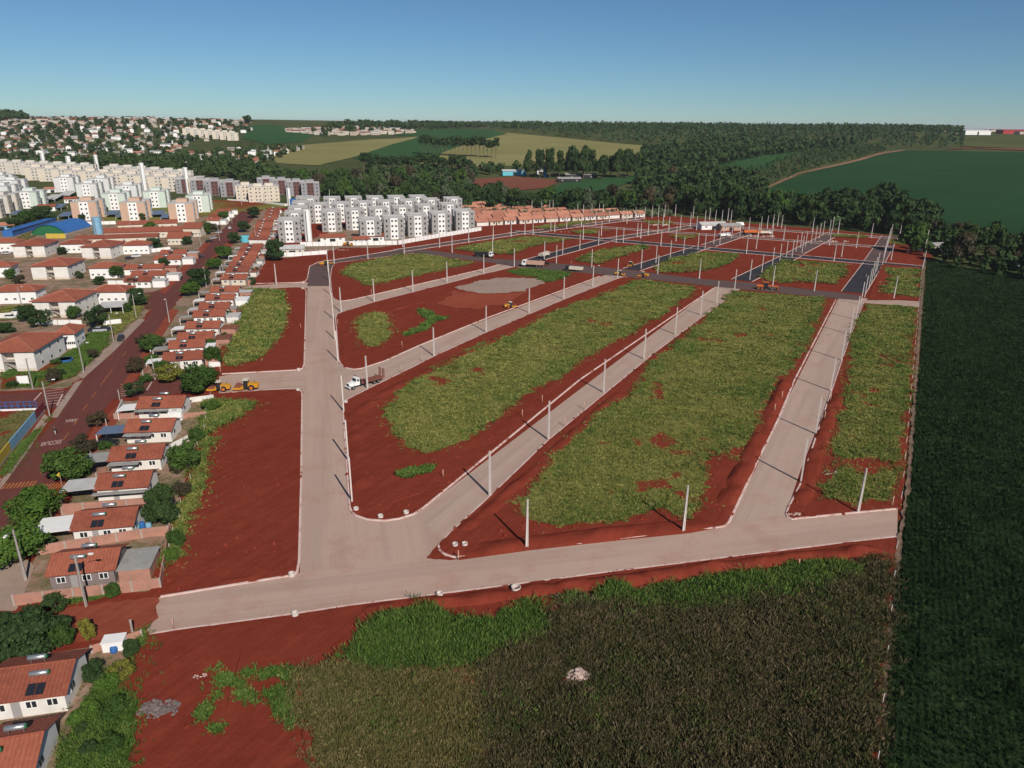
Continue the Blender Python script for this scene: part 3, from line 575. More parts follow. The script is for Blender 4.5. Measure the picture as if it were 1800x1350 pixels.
lawn('grass_patch', [(1290, 512), (1450, 525), (1440, 560), (1420, 600), (1395, 640), (1360, 680), (1345, 710), (1330, 745), (1320, 790), (1300, 815), (1262, 800), (1245, 830), (1235, 870), (1245, 890), (1210, 915), (1160, 905), (1060, 915), (980, 930), (930, 915), (900, 890), (925, 870), (945, 840), (970, 810), (1000, 775), (1040, 745), (1060, 720), (1110, 690), (1130, 650), (1170, 620), (1230, 570), (1275, 530)], 'grass', 'widest grassy lot, right of centre, with red bare spots', 90000, .32, 1.8, 12, .585, .05, nb=5, spread=.24)
lawn('grass_patch', [(1525, 537), (1610, 541), (1604, 640), (1593, 740), (1582, 830), (1568, 880), (1520, 890), (1440, 880), (1450, 840), (1465, 790), (1480, 700), (1495, 630), (1500, 590)], 'grass', 'long narrow grassy lot beside the dark crop field', 42000, .32, 1.2, 14, .57, .05, nb=5, spread=.24)
lawn('grass_patch', [(437, 510), (495, 512), (503, 530), (500, 570), (495, 595), (470, 615), (450, 635), (405, 645), (392, 645), (405, 600), (425, 550)], 'grass', 'bushy grass lot behind the house row, left of the avenue', 14000, .6, 1.4, 16, .66, .05, nb=6)
lawn('grass_patch', [(365, 705), (440, 708), (445, 720), (420, 735), (380, 760), (365, 800), (350, 870), (330, 920), (310, 980), (290, 1012), (278, 1005), (300, 930), (325, 860), (345, 790)], 'grass', 'weedy strip behind the backyards beside the big bare lot', 11000, .42, 1.5, 18, .55, .045, nb=6)
for px, lab in (([(795, 438), (850, 428), (920, 417), (1010, 420), (930, 435), (900, 448), (850, 446)], 'grass patch left of the white truck, beyond the cross street'), ([(1010, 458), (1060, 440), (1130, 432), (1140, 436), (1080, 455), (1050, 465)], 'streaky grass patch between the two upper asphalt streets'), ([(1145, 472), (1180, 455), (1230, 445), (1300, 447), (1290, 460), (1240, 478), (1160, 481)], 'grass patch beyond the cross street right of the second asphalt street'), ([(1335, 485), (1375, 458), (1490, 466), (1485, 480), (1470, 500), (1400, 497), (1355, 497)], 'rectangular grass patch between the two blackest asphalt streets'), ([(1555, 472), (1616, 475), (1613, 524), (1550, 515), (1565, 490)], 'small grass patch at the top beside the crop field'), ([(1000, 406), (1055, 402), (1080, 405), (1060, 411), (1010, 411)], 'faint grass patch on the farthest lots'), ([(930, 400), (1000, 390), (1050, 388), (1040, 392), (960, 403)], 'grass strip beside the terracotta row houses'), ([(1130, 388), (1180, 390), (1190, 394), (1140, 394)], 'grass sliver at the far edge of the site'), ([(1175, 415), (1225, 412), (1240, 416), (1200, 421)], 'grass patch below the site sheds'), ([(1460, 412), (1520, 414), (1525, 419), (1465, 417)], 'grass strip near the far top corner of the site'), ([(1560, 420), (1615, 424), (1612, 432), (1562, 430)], 'grass strip at the far corner by the dark trees')):
    lawn('grass_patch', px, 'grass', lab, 9000 if px[0][1] > 430 else 1600, .4, 1.8, 22, .55, .07, step=3, zf=lambda x, y: lump(x, y)+.03, nb=3)
lawn('tall_grass', [(615, 1150), (640, 1120), (665, 1096), (750, 1080), (800, 1100), (845, 1108), (880, 1095), (910, 1075), (945, 1068), (945, 1110), (880, 1135), (830, 1162), (720, 1175), (640, 1170)], 'rank', 'lush bright green tall grass clump below the bottom road', 12000, 1.0, .8, 24, .9, .035, nb=8, edge=.8, bleed=.9)
lawn('tall_grass', [(985, 1056), (1050, 1046), (1200, 1031), (1350, 1013), (1480, 997), (1500, 1008), (1420, 1036), (1300, 1066), (1180, 1070), (1050, 1062)], 'rank', 'green grass strip along the top of the brown field', 10000, .8, 1.6, 26, .60, .038, nb=7, edge=0, bleed=.7)
lawn('dry_grass', [(528, 1200), (560, 1180), (620, 1168), (845, 1160), (860, 1200), (850, 1450), (600, 1450), (560, 1350), (537, 1270)], 'dry', 'olive dry grass at the bottom centre beside the brown field', 20000, .55, 1.2, 28, .60, .032, nb=7, edge=0, bleed=.9)
lawn('dark_grass', [(848, 1175), (900, 1130), (950, 1105), (1000, 1062), (1180, 1056), (1400, 1032), (1510, 1000), (1562, 985), (1556, 1100), (1545, 1200), (1530, 1450), (835, 1450)], 'dark', 'tall brown weathered grass filling the bottom right field', 46000, .75, 1.2, 30, .8, .032, nb=8, edge=0, bleed=1.0)
for i, (px, n) in enumerate((([(355, 1195), (385, 1172), (415, 1180), (430, 1205), (400, 1215), (375, 1240), (358, 1230)], 1100), ([(430, 1185), (470, 1175), (508, 1176), (510, 1200), (480, 1190), (450, 1200)], 700), ([(462, 1215), (500, 1212), (515, 1235), (512, 1280), (500, 1260), (480, 1240)], 700), ([(445, 1258), (480, 1258), (490, 1270), (455, 1275)], 300), ([(420, 1215), (445, 1215), (448, 1240), (430, 1240)], 300), ([(345, 1255), (365, 1245), (370, 1262), (350, 1272)], 200), ([(360, 1285), (390, 1278), (385, 1300), (362, 1300)], 250))):
    lawn('weed_patch', px, 'rank', ['largest weed patch on the red soil at the bottom left', 'arched weed strip right of the largest weed patch', 'weed tail running down beside the red ditch', 'small weed patch left of the weed tail', 'small weed patch below the largest weed patch', 'tiny weed tuft near the rubble heap', 'lowest tiny weed tuft on the red soil'][i], n, .45, .6, 33+i, .60, .07, nb=6, step=.6, edge=.45)
lawn('weed_patch', [(128, 1265), (180, 1190), (225, 1150), (250, 1112), (259, 1116), (250, 1170), (240, 1240), (232, 1300), (220, 1450), (90, 1450), (105, 1330)], 'rank', 'overgrown garden strip behind the two nearest houses', 7000, .55, .6, 44, .54, .04, nb=7, zf=flat(.14), edge=1.0)
for px, fam, lab, n in (([(0, 722), (62, 722), (78, 720), (0, 812), (-80, 880), (-120, 730)], 'dry', 'dry lawn of the school yard behind the painted wall', 3000), ([(0, 640), (62, 650), (110, 628), (150, 590), (195, 570), (190, 605), (132, 662), (80, 680), (0, 684)], 'rank', 'lawn around the two-storey hipped block at the street corner', 5000), ([(160, 560), (190, 545), (225, 520), (262, 520), (240, 560), (200, 590)], 'grass', 'green verge by the grey carport', 2500), ([(0, 540), (50, 535), (50, 560), (0, 565)], 'grass', 'lawn beside the parked white cars', 900), ([(28, 790), (96, 726), (88, 733), (10, 836), (0, 850), (0, 838)], 'rank', 'narrow green verge of the old street', 1500), ([(30, 418), (60, 405), (70, 412), (40, 425)], 'dry', 'lawn beside the blue arched hall', 600), ([(120, 1015), (170, 1020), (190, 1044), (232, 1036), (232, 1040), (120, 1068), (38, 1080), (38, 1074)], 'rank', 'grass verge in front of the brick boundary wall', 900)):
    lawn('lawn', px, fam, lab, n*2, .25, .5, 51, .56, .04, edge=.8, step=1.6, zf=flat(.03), nb=4)
# ------------------------------------------------------------------ trees
def crown_mesh(name, mat, n, lobes, leaf, shape='round', seed=0):
    r = np.random.default_rng(seed); C = []
    for i in range(lobes):                     # unit crown: radius 1, height 0..1 (z scaled by the object)
        t = r.uniform(0, 2*np.pi); zz = r.uniform(.12, .92)
        prof = {'round': math.sqrt(max(.05, 1-(2*zz-1)**2)), 'tall': (.75 if zz < .75 else .5), 'flat': .95, 'cone': 1.05-zz}[shape]
        rad = r.uniform(.35, .8)*prof; C.append((math.cos(t)*rad, math.sin(t)*rad, zz, r.uniform(.26, .46)*(.7 if shape == 'cone' else 1)))
    C = np.array(C); k = r.integers(0, lobes, n); d = r.normal(size=(n, 3)); d /= np.linalg.norm(d, axis=1)[:, None]
    rr = C[k, 3]*r.uniform(.55, 1.08, n)
    p = C[k, :3]+d*rr[:, None]*np.array([1, 1, .55]); p[:, 2] = np.clip(p[:, 2], .02, 1.08)
    nn = d+r.normal(0, .55, (n, 3)); nn /= np.linalg.norm(nn, axis=1)[:, None]
    a = np.cross(nn, r.normal(size=(n, 3))); a /= np.linalg.norm(a, axis=1)[:, None]; b = np.cross(nn, a)
    s = leaf*r.uniform(.6, 1.4, n)[:, None]; zs = np.array([1, 1, .8])
    v = np.stack([p-a*s-b*s*.6, p+a*s-b*s*.6, p+a*s*.7+b*s*.7, p-a*s*.6+b*s*.8], 1)
    v[:, :, 2] = p[:, None, 2]+(v[:, :, 2]-p[:, None, 2])*.8
    return tri_mesh(name, v.reshape(-1, 3), 4, mat)
def trunk_mesh(seed=0, limbs=4, h=1.0, r0=.06):
    r = random.Random(seed); m = MB(); m.tube([(0, 0, -.02), (r.uniform(-.02, .02), 0, h*.45), (r.uniform(-.04, .04), r.uniform(-.04, .04), h)], [r0, r0*.7, r0*.3], 7)
    for i in range(limbs):
        t = 2*math.pi*i/limbs+r.uniform(-.4, .4); z = h*r.uniform(.4, .7); L = r.uniform(.25, .42)
        m.tube([(0, 0, z), (math.cos(t)*L*.5, math.sin(t)*L*.5, z+.14), (math.cos(t)*L, math.sin(t)*L, z+.3)], [r0*.5, r0*.32, r0*.12], 5)
    return m.mesh('trunk', 'bark', True)
TR = [trunk_mesh(i) for i in range(3)]
BIG = {}
for kind, mat, n, lob, leaf, shp in (('green', 'leaf', 6500, 34, .05, 'round'), ('bright', 'leaf_bright', 6500, 32, .05, 'round'), ('dark', 'leaf_dark', 6500, 32, .05, 'round'), ('yellow', 'leaf_yellow', 3600, 18, .052, 'round'), ('brown', 'leaf_brown', 3200, 20, .05, 'round'), ('airy', 'leaf_dark', 2200, 16, .055, 'round')):
    BIG[kind] = [crown_mesh('crown', mat, n, lob, leaf, shp, 100+7*len(BIG)+i) for i in range(2)]
def tree(px, h, w, kind, label, name='tree', cat='tree', group=None, cz=.3, meshes=None, tag_it=True, pos=None):
    p = pos or at(*px); i = random.randrange(100); o = empty(name, p, random.uniform(0, 6.28))
    me = (meshes or BIG[kind]); c = link('crown', me[i % len(me)], o, (0, 0, h*cz)); c.scale = (w/2/1.02, w/2/1.02, h*(1-cz))
    t = link('trunk', TR[i % 3], o); t.scale = (w*.75, w*.75, h*.72)
    return tag(o, label, cat, group)
for a in [((118, 846), 5.6, 9.0, 'green', 'large clipped round tree on the old street beside the yellow crossing sign', .22), ((66, 918), 5.4, 8.6, 'bright', 'round leafy tree on the pavement, second nearest on the old street', .22), ((30, 988), 5.2, 8.6, 'bright', 'nearest round leafy street tree beside the concrete pavement', .22),
          ((20, 1150), 5.0, 8.5, 'dark', 'dense dark tree at the left edge above the nearest roof', .12), ((66, 1140), 4.6, 8, 'dark', 'dense dark tree right of the left-edge tree, below the dirt street', .12), ((109, 1136), 3, 3.2, 'green', 'small round shrub tree at the end of the dark hedge', .1), ((155, 1126), 3, 2.2, 'yellow', 'small yellowish bush at the dirt street edge', .1),
          ((268, 618), 4.6, 7.5, 'green', 'wide flat street tree right of the old street', .25), ((300, 670), 4.6, 7.5, 'yellow', 'yellow-green bushy tree at the corner of the side street', .15), ((350, 690), 6.4, 9.5, 'green', 'big spreading tree at the end of the gravel side road', .15), ((378, 642), 5, 5, 'green', 'rounded tree behind the first house beyond the side road', .12),
          ((330, 826), 5.4, 6.4, 'green', 'round backyard tree by the fourth house of the near row', .12), ((288, 920), 6, 6, 'dark', 'tall dark backyard tree behind the second nearest row house', .1), ((172, 752), 3.6, 4.2, 'brown', 'dark thin street tree beside the second post', .25), ((152, 797), 3.8, 4.8, 'brown', 'dark thin street tree before the blue awning house', .25), ((240, 656), 4, 5, 'brown', 'brownish street tree left of the corner garden', .25), ((236, 697), 3.6, 5, 'airy', 'sparse street tree on the side street corner', .25), ((95, 672), 3.4, 3.6, 'brown', 'bare-looking small tree on the lawn by the billboard', .25), ((250, 605), 2.6, 3.6, 'brown', 'low dark street tree above the wide flat tree', .3), ((165, 630), 2.6, 3, 'brown', 'small brown tree on the left verge of the old street', .3), ((198, 1050), 2.0, 2.2, 'green', 'clipped round bush before the brick boundary wall', .1), ((98, 1072), 2.2, 3.6, 'airy', 'loose shrub before the brick boundary wall', .1),
          ((484, 458), 9.5, 10.5, 'dark', 'large round dark tree at the end of the house row', .15), ((335, 520), 5, 7.5, 'bright', 'bright green street tree right of the old street', .3), ((352, 504), 7, 10, 'dark', 'large dark street tree on the old street bend', .2), ((377, 474), 5, 7.5, 'bright', 'bright street tree beyond the large dark one', .3), ((393, 456), 6, 9, 'green', 'leafy street tree beyond the bright one', .25), ((413, 428), 5.5, 7.5, 'dark', 'dark street tree by the blue tank', .25), ((430, 408), 6, 8, 'dark', 'dark street tree at the middle of the far row', .25), ((447, 383), 7, 10, 'dark', 'farthest large street tree on the old street', .25),
          ((362, 412), 7, 8.5, 'green', 'round tree beside the cream school hall', .2), ((378, 408), 5, 7, 'brown', 'brown tree beside the school parking', .2), ((208, 489), 5, 6, 'green', 'round green tree beside the long white hipped building', .15), ((243, 538), 6, 6.5, 'dark', 'dark tree beside the grey carport', .15), ((172, 573), 6, 8, 'airy', 'dark open tree over the parked black cars', .2), ((50, 565), 5, 7, 'dark', 'dark tree beside the parked white cars', .15), ((72, 575), 6, 7, 'airy', 'sparse tree in front of the two-storey hipped block', .15), ((78, 392), 10, 15, 'dark', 'broad dark tree behind the blue arched hall', .2), ((50, 394), 8, 12, 'green', 'green tree left of the broad dark tree', .2), ((25, 404), 6, 9, 'dark', 'small dark tree near the left edge behind the hall', .2), ((265, 412), 7, 8, 'bright', 'bright round tree standing in the school roofs', .2), ((273, 440), 6, 9, 'dark', 'dark tree at the end of the white hipped building', .2), ((395, 388), 6, 8, 'green', 'tree at the street head beside the gravel verge', .2),
          ((145, 388), 4, 5, 'dark', 'small tree before the left peach block', .2), ((182, 377), 7, 7, 'green', 'tree right of the left peach block', .2), ((232, 386), 4, 5, 'dark', 'small tree before the middle peach block', .2), ((252, 388), 5, 5, 'dark', 'tree at the right corner of the middle peach block', .2), ((318, 388), 5, 5, 'dark', 'small tree before the right peach block', .2), ((332, 387), 6, 6, 'brown', 'brown tree at the right peach block', .2)]:
    tree(a[0], a[1], a[2], a[3], a[4], cz=a[5])
for i, (px, h, w, k, lab) in enumerate([((20, 490), 4, 5, 'green', 'green tree in the yard left of the third hipped block'), ((140, 490), 3, 4, 'airy', 'sparse tree in the yard right of the third hipped block'), ((35, 500), 3.5, 5, 'brown', 'brown tree in front of the third hipped block'), ((110, 448), 3.5, 5, 'dark', 'small dark tree between the two upper hipped blocks'), ((130, 560), 4, 5, 'green', 'tree right of the second hipped block'), ((225, 548), 3, 4, 'green', 'small tree right of the grey carport'), ((10, 585), 3, 6, 'dark', 'hedge-like dark tree at the left edge by the white cars'), ((175, 500), 3, 5, 'dark', 'dark tree before the street houses'), ((232, 505), 3.5, 4, 'brown', 'brown tree at the street house corner'), ((290, 470), 4, 5, 'dark', 'dark tree at the old street left verge'), ((312, 452), 4, 5, 'brown', 'brown tree further up the left verge'), ((330, 430), 4, 6, 'dark', 'dark tree by the school pavilion'), ((100, 640), 1.5, 3, 'green', 'low bush on the corner lawn near the pool'), ((108, 660), 1.6, 2.5, 'dark', 'low dark bush on the corner lawn'), ((22, 680), 1.4, 3, 'dark', 'low bush beside the billboard wall'), ((268, 640), 2.6, 4, 'bright', 'bright bush in the side street corner garden'), ((285, 655), 3, 5, 'green', 'leafy bush left of the yellow-green corner tree'), ((258, 672), 2, 3.4, 'green', 'low bush at the garden corner pole')]):
    tree(px, h, w, k, lab, cz=.12)
SHL = ['low bush behind the house before the gravel side road', 'dark bush behind the third house beyond the side road', 'green bush behind the sixth house beyond the side road', 'bush at the back wall of the nearest row house', 'bright little bush at the corner of the big bare lot', 'brownish bush behind the third row house', 'green bush behind the fifth row house', 'broad bright bush at the end of the pale garden wall', 'bright bush in the middle of the overgrown garden', 'dark spiky bush beside the gable of the left-edge house', 'broad green bush low in the overgrown garden', 'yellowish bush in the overgrown garden near the bare soil', 'bright hedge bush beside the alley between the two nearest houses', 'small dark bush by the white garden shed', 'green bush near the bottom of the overgrown garden', 'tiny dark bush below the alley hedge', 'tiny dark bush in the garden of the bottom corner house', 'sparse bush on the bank behind the tenth row house', 'sparse bush on the bank behind the ninth row house', 'brown bush beside the round backyard tree', 'sparse bush beside the blue barrels', 'reddish brown bush before the second row house wall', 'dark bush in the front garden of the nearest row house', 'green bush in the front garden behind the clipped tree', 'green bush in the front garden of the fourth row house']
for i, (px, h, w, k) in enumerate([((372, 612), 2.6, 3.4, 'green'), ((395, 600), 2.5, 3, 'dark'), ((405, 560), 2.4, 3, 'green'), ((308, 958), 2.2, 3.2, 'green'), ((300, 985), 2, 2.6, 'bright'), ((322, 870), 2.4, 3.4, 'brown'), ((345, 775), 2.6, 3.6, 'green'), ((372, 722), 2.4, 4.2, 'bright'), ((190, 1215), 2.0, 3.0, 'bright'), ((165, 1195), 2.4, 2.8, 'dark'), ((205, 1260), 2.0, 3.6, 'green'), ((215, 1190), 2.2, 3.2, 'yellow'), ((150, 1265), 1.6, 3.6, 'bright'), ((232, 1150), 2.0, 2.2, 'dark'), ((196, 1320), 1.8, 2.6, 'green'), ((145, 1290), 1.2, 1.8, 'dark'), ((158, 1325), 1.4, 2.0, 'dark'), ((450, 482), 3, 4, 'airy'), ((443, 500), 3, 4, 'airy'), ((310, 832), 2.4, 2.2, 'brown'), ((262, 905), 1.8, 1.8, 'airy'), ((155, 980), 2.2, 2.0, 'brown'), ((80, 965), 2.0, 3.6, 'dark'), ((150, 835), 1.6, 3.0, 'green'), ((185, 790), 1.6, 3.0, 'green')]):
    tree(px, h, w, k, SHL[i], 'shrub', 'shrub', 'garden shrubs', .05)
# --- far trees: a few shared meshes, then a belt of single trees
FAR = {'broad': [crown_mesh('crown', 'leaf_dark', 1200, 18, .10, 'round', 300+i) for i in range(3)], 'euc': [crown_mesh('crown', 'leaf_dark', 1200, 18, .09, 'tall', 310+i) for i in range(3)], 'arau': [crown_mesh('crown', 'leaf_dark', 420, 14, .16, 'flat', 320+i) for i in range(2)], 'plant': [crown_mesh('crown', 'leaf_plant', 380, 14, .15, 'tall', 330+i) for i in range(2)], 'mid': [crown_mesh('crown', 'leaf', 1200, 18, .10, 'round', 340+i) for i in range(2)], 'grey': [crown_mesh('crown', 'leaf_grey', 1000, 16, .10, 'round', 350)], 'brown': [crown_mesh('crown', 'leaf_brown', 1000, 16, .10, 'round', 360)], 'orange': [crown_mesh('crown', 'leaf_orange', 420, 12, .16, 'round', 370)]}
def scatter(px, n, mind, far=4000, seed=0):
    poly = wpoly(px, far); Pp = np.array(poly); x0, y0 = Pp.min(0); x1, y1 = Pp.max(0); r = np.random.default_rng(seed); out = []; cell = {}
    for _ in range(n*14):
        x, y = r.uniform(x0, x1), r.uniform(y0, y1); c = (int(x//mind), int(y//mind))
        if any(math.hypot(x-a, y-b) < mind for i in (-1, 0, 1) for j in (-1, 0, 1) for a, b in cell.get((c[0]+i, c[1]+j), ())): continue
        if not pip(np.array([x]), np.array([y]), poly)[0]: continue
        cell.setdefault(c, []).append((x, y)); out.append(Vector((x, y, float(H(x, y)))))
        if len(out) >= n: break
    return out
BELT_PX = [([(560, 352), (700, 362), (900, 372), (1050, 377), (1180, 374), (1185, 362), (1050, 360), (900, 357), (700, 340), (560, 338)], 62, 9, 14, ('broad', 'broad', 'mid', 'grey', 'brown'), 'bushy tree of the creek wood behind the terracotta row houses'),
           ([(1180, 376), (1300, 387), (1460, 400), (1460, 380), (1300, 362), (1190, 358)], 46, 10, 17, ('euc', 'broad', 'mid'), 'tall tree of the dark wood directly behind the far site edge'),
           ([(1460, 401), (1560, 412), (1600, 420), (1625, 385), (1540, 368), (1460, 376)], 34, 10, 18, ('euc', 'broad'), 'dark tall tree of the wood by the farmhouse clearing'),
           ([(1590, 440), (1640, 462), (1800, 492), (1960, 520), (1960, 440), (1800, 425), (1640, 412)], 40, 11, 12, ('broad', 'broad', 'mid', 'brown'), 'dark tree of the wood at the upper end of the crop field'),
           ([(560, 338), (700, 332), (830, 338), (830, 326), (700, 320), (600, 322), (500, 328)], 44, 11, 14, ('broad', 'mid', 'grey', 'brown'), 'tree of the valley wood left of the blue farm shed')]
for bi, (px, n, mind, hh, kinds, lab) in enumerate(BELT_PX):
    for p in scatter(px, n, mind, seed=70+bi):
        k = random.choice(kinds); h = hh*random.uniform(.6, 1.2); w = h*{'broad': .85, 'mid': .85, 'grey': .9, 'euc': .5, 'brown': .85}[k]
        tree(None, h, w, k, lab, 'forest_tree', 'tree', 'trees: '+lab[:40], cz=.15 if k != 'euc' else .25, meshes=FAR[k], pos=p)
for i, (px, h, w) in enumerate([((928, 312), 26, 12), ((948, 313), 28, 15), ((966, 313), 29, 15), ((983, 312), 25, 13), ((1008, 314), 31, 19), ((1025, 315), 31, 19), ((1038, 314), 27, 15), ((1060, 316), 24, 13), ((1085, 314), 28, 16), ((1102, 314), 29, 16), ((1118, 312), 24, 14), ((1000, 310), 24, 12), ((1073, 312), 22, 12)]):
    tree(px, h, w, 'euc', '%s tall eucalyptus from the left in the row behind the farm sheds' % ORD[i], 'eucalyptus_tree', 'tree', 'eucalyptus row', .28, FAR['euc'])
for i in range(19):
    tree((742+i*7.2, 273+i*.32), 24*random.uniform(.9, 1.1), 9, 'arau', '%s flat-topped araucaria from the left in the row on the pale field' % ORD[i], 'araucaria_tree', 'tree', 'araucaria row', .62, FAR['arau'])
for i in range(22):
    tree((640+i*8.6, 305+i*.2+random.uniform(-2, 2)), 19*random.uniform(.9, 1.1), 10, 'arau', 'flat-topped araucaria in the loose row at the lower edge of the fields', 'araucaria_tree', 'tree', 'lower araucaria row', .6, FAR['arau'])
tree((1220, 318), 11, 10, 'orange', 'orange-flowering tree in the dark wood', 'flowering_tree', 'tree', None, .15, FAR['orange'])
tree((1178, 325), 16, 12, 'brown', 'brownish tree beside the farm clearing in the wood', 'tree', 'tree', None, .15, FAR['brown'])
for i, px in enumerate([(905, 222), (828, 213), (1238, 219), (1256, 219), (1195, 222), (10, 205), (25, 206), (435, 217)]):
    tree(px, 15 if px[0] < 500 else 22, 18, 'broad', '%s big crown from the left standing up on the skyline' % ['fifth', 'fourth', 'seventh', 'eighth', 'sixth', 'first', 'second', 'third'][i], 'skyline_tree', 'tree', None, .2, FAR['broad'])
def mass(name, px, n, mind, h, kinds, label, seed, cz=.15, far=4000, asp=.8, tris=44):
    vs = []; r = np.random.default_rng(seed)
    for p in scatter(px, n, mind, far, seed):
        hh = h*r.uniform(.7, 1.15); w = hh*asp/2; d = r.normal(size=(tris, 3)); d /= np.linalg.norm(d, axis=1)[:, None]
        d *= r.uniform(.6, 1.0, (tris, 1)); c = d*np.array([w, w, hh*(1-cz)/2])+np.array([p.x, p.y, p.z+hh*(.5+cz/2)])
        nn = d+r.normal(0, .5, d.shape); a = np.cross(nn, r.normal(size=d.shape)); a /= np.linalg.norm(a, axis=1)[:, None]; b = np.cross(nn, a); b /= np.linalg.norm(b, axis=1)[:, None]
        s = w*.42; vs.append(np.stack([c-a*s-b*s*.6, c+a*s-b*s*.6, c+b*s], 1))
    if vs: tri_obj(name, np.concatenate(vs).reshape(-1, 3), 3, kinds, label, 'woodland')
mass('woodland', [(390, 312), (560, 345), (700, 357), (900, 366), (900, 352), (830, 342), (800, 328), (700, 318), (560, 316), (430, 304), (385, 304)], 460, 9, 11, 'leaf_dark', 'creek woodland in the valley below the pale fields', 1)
mass('woodland', [(800, 318), (870, 306), (930, 303), (1130, 302), (1140, 292), (1120, 288), (1000, 298), (850, 303), (700, 308), (640, 308)], 300, 10, 12, 'leaf_dark', 'dark woodland around the eucalyptus row', 2)
mass('woodland', [(900, 372), (1180, 374), (1300, 388), (1460, 402), (1590, 414), (1640, 400), (1640, 380), (1500, 370), (1330, 358), (1150, 354), (1020, 358), (900, 356)], 800, 9, 12, 'leaf_dark', 'thick woodland behind the far edge of the site', 3)
mass('woodland', [(1120, 345), (1340, 342), (1330, 335), (1250, 300), (1330, 278), (1500, 258), (1400, 255), (1230, 258), (1130, 272), (1135, 300)], 800, 11, 15, 'leaf_dark', 'wooded slope in the middle distance right of the pale field', 4)
mass('plantation', [(1255, 318), (1340, 332), (1430, 298), (1560, 268), (1540, 258), (1430, 264), (1330, 300), (1260, 305)], 900, 8, 8, 'leaf_plant', 'young tree plantation beside the red farm track', 5, asp=.6, tris=24)
mass('plantation', [(860, 228), (1000, 243), (1130, 255), (1250, 258), (1400, 254), (1560, 262), (1690, 263), (1690, 232), (1620, 225), (1480, 221), (1300, 219.5), (1180, 219), (1150, 217), (1000, 214), (870, 217)], 3000, 12, 17, 'leaf_plant', 'eucalyptus plantation covering the far ridge', 6, asp=.55, tris=22, far=2600)
mass('woodland', [(1600, 430), (1640, 465), (1800, 494), (1980, 526), (1980, 430), (1800, 420), (1640, 405)], 420, 9, 8, 'leaf_dark', 'dark woodland above the crop field', 7)
mass('woodland', [(0, 300), (130, 303), (300, 312), (420, 314), (480, 305), (400, 288), (300, 282), (200, 284), (100, 290), (0, 286)], 460, 10, 11, 'leaf_dark', 'tree belt between the white apartment rows and the town', 8)
mass('woodland', [(640, 222), (720, 222), (760, 215), (870, 213), (860, 225), (760, 230), (700, 236), (640, 236), (560, 244), (550, 236)], 420, 16, 15, 'leaf_dark', 'far woodland beyond the green field', 9, far=3000)
mass('woodland', [(0, 206), (50, 208), (50, 214), (0, 216)], 60, 16, 18, 'leaf_dark', 'wooded hilltop at the far left', 10, far=3000)
mass('scrub', [(640, 370), (900, 380), (1050, 383), (1180, 380), (1180, 374), (1050, 374), (880, 368), (640, 362)], 420, 4, 4, 'leaf_grey', 'pale scrub along the far site edge', 11, 0, asp=1.3, tris=26)
# ------------------------------------------------------------------ houses
def roof_slope(m, a, b, c, d, step=.42, h=.07):     # eave a->b, ridge d->c, ribbed like pan tiles
    a, b, c, d = map(Vector, (a, b, c, d)); n = max(2, int((b-a).length/step)); up = (b-a).cross(d-a).normalized()*h
    for i in range(n):
        t0, t1, tm = i/n, (i+1)/n, (i+.5)/n
        p0, p1, pm = a.lerp(b, t0), a.lerp(b, t1), a.lerp(b, tm)+up; q0, q1, qm = d.lerp(c, t0), d.lerp(c, t1), d.lerp(c, tm)+up
        m.quad(p0, pm, qm, q0); m.quad(pm, p1, q1, qm)
WIN = MB().box(-.6, .6, -.03, .05, 0, 1.0).mesh('window', 'white'); PANE = [MB().box(s*.28-.22, s*.28+.22, -.05, -.028, .1, .9).mesh('pane', 'glass') for s in (-1, 1)]
DOOR = MB().box(-.45, .45, -.03, .05, 0, 2.1).mesh('door', 'wall_grey')
def window(parent, x, y, z, rz, s=1):
    w = link('window', WIN, parent, (x, y, z), rz); w.scale = (s, 1, s)
    for p in PANE: link('pane', p, w)
    return w
def gable_parts(root, L, W, hw=2.5, rise=1.3, wall='white_wall', tile='tile', ov=.45, ribs=.42, ridge=True):
    l, w = L/2-ov, W/2-ov; k = rise/(W/2); zt = hw+k*ov-.12
    m = MB(); m.prism([(-w, -.1), (w, -.1), (w, zt), (0, hw+rise-.12), (-w, zt)], -l, l)
    me = m.mesh('wall', wall); me.transform(Matrix.Rotation(math.pi/2, 4, 'Z')); link('wall', me, root)
    r = MB()
    for s in (-1, 1):
        roof_slope(r, (-L/2*-s, s*W/2, hw), (L/2*-s, s*W/2, hw), (L/2*-s, 0, hw+rise), (-L/2*-s, 0, hw+rise), ribs)
        r.quad((-L/2, s*W/2, hw-.08), (L/2, s*W/2, hw-.08), (L/2, 0, hw+rise-.10), (-L/2, 0, hw+rise-.10)); r.quad((-L/2, s*W/2, hw-.08), (L/2, s*W/2, hw-.08), (L/2, s*W/2, hw), (-L/2, s*W/2, hw))
        for e in (-1, 1): r.quad((e*L/2, s*W/2, hw-.08), (e*L/2, s*W/2, hw+.02), (e*L/2, 0, hw+rise+.02), (e*L/2, 0, hw+rise-.10))
    ro = r.build('roof', tile, root)
    if ridge: MB().tube([(-L/2-.02, 0, hw+rise+.02), (L/2+.02, 0, hw+rise+.02)], .13, 6).build('ridge_cap', tile, ro)
    return ro
TANK = MB().tube([(-.95, 0, 0), (-.9, 0, 0), (.9, 0, 0), (.95, 0, 0)], [.2, .3, .3, .2], 12).mesh('solar_tank', 'steel', True)
TANKCAP = MB().tube([(.95, 0, 0), (1.08, 0, 0)], [.27, .22], 10).mesh('tank_cap', 'green_wall')
PANEL = MB().box(-.42, .42, -.66, .66, 0, .09).mesh('solar_panel', 'panel'); LEGM = MB().tube([(-.7, 0, -.75), (-.7, 0, -.2)], .04, 5).tube([(.7, 0, -.75), (.7, 0, -.2)], .04, 5).mesh('tank_stand', 'steel')
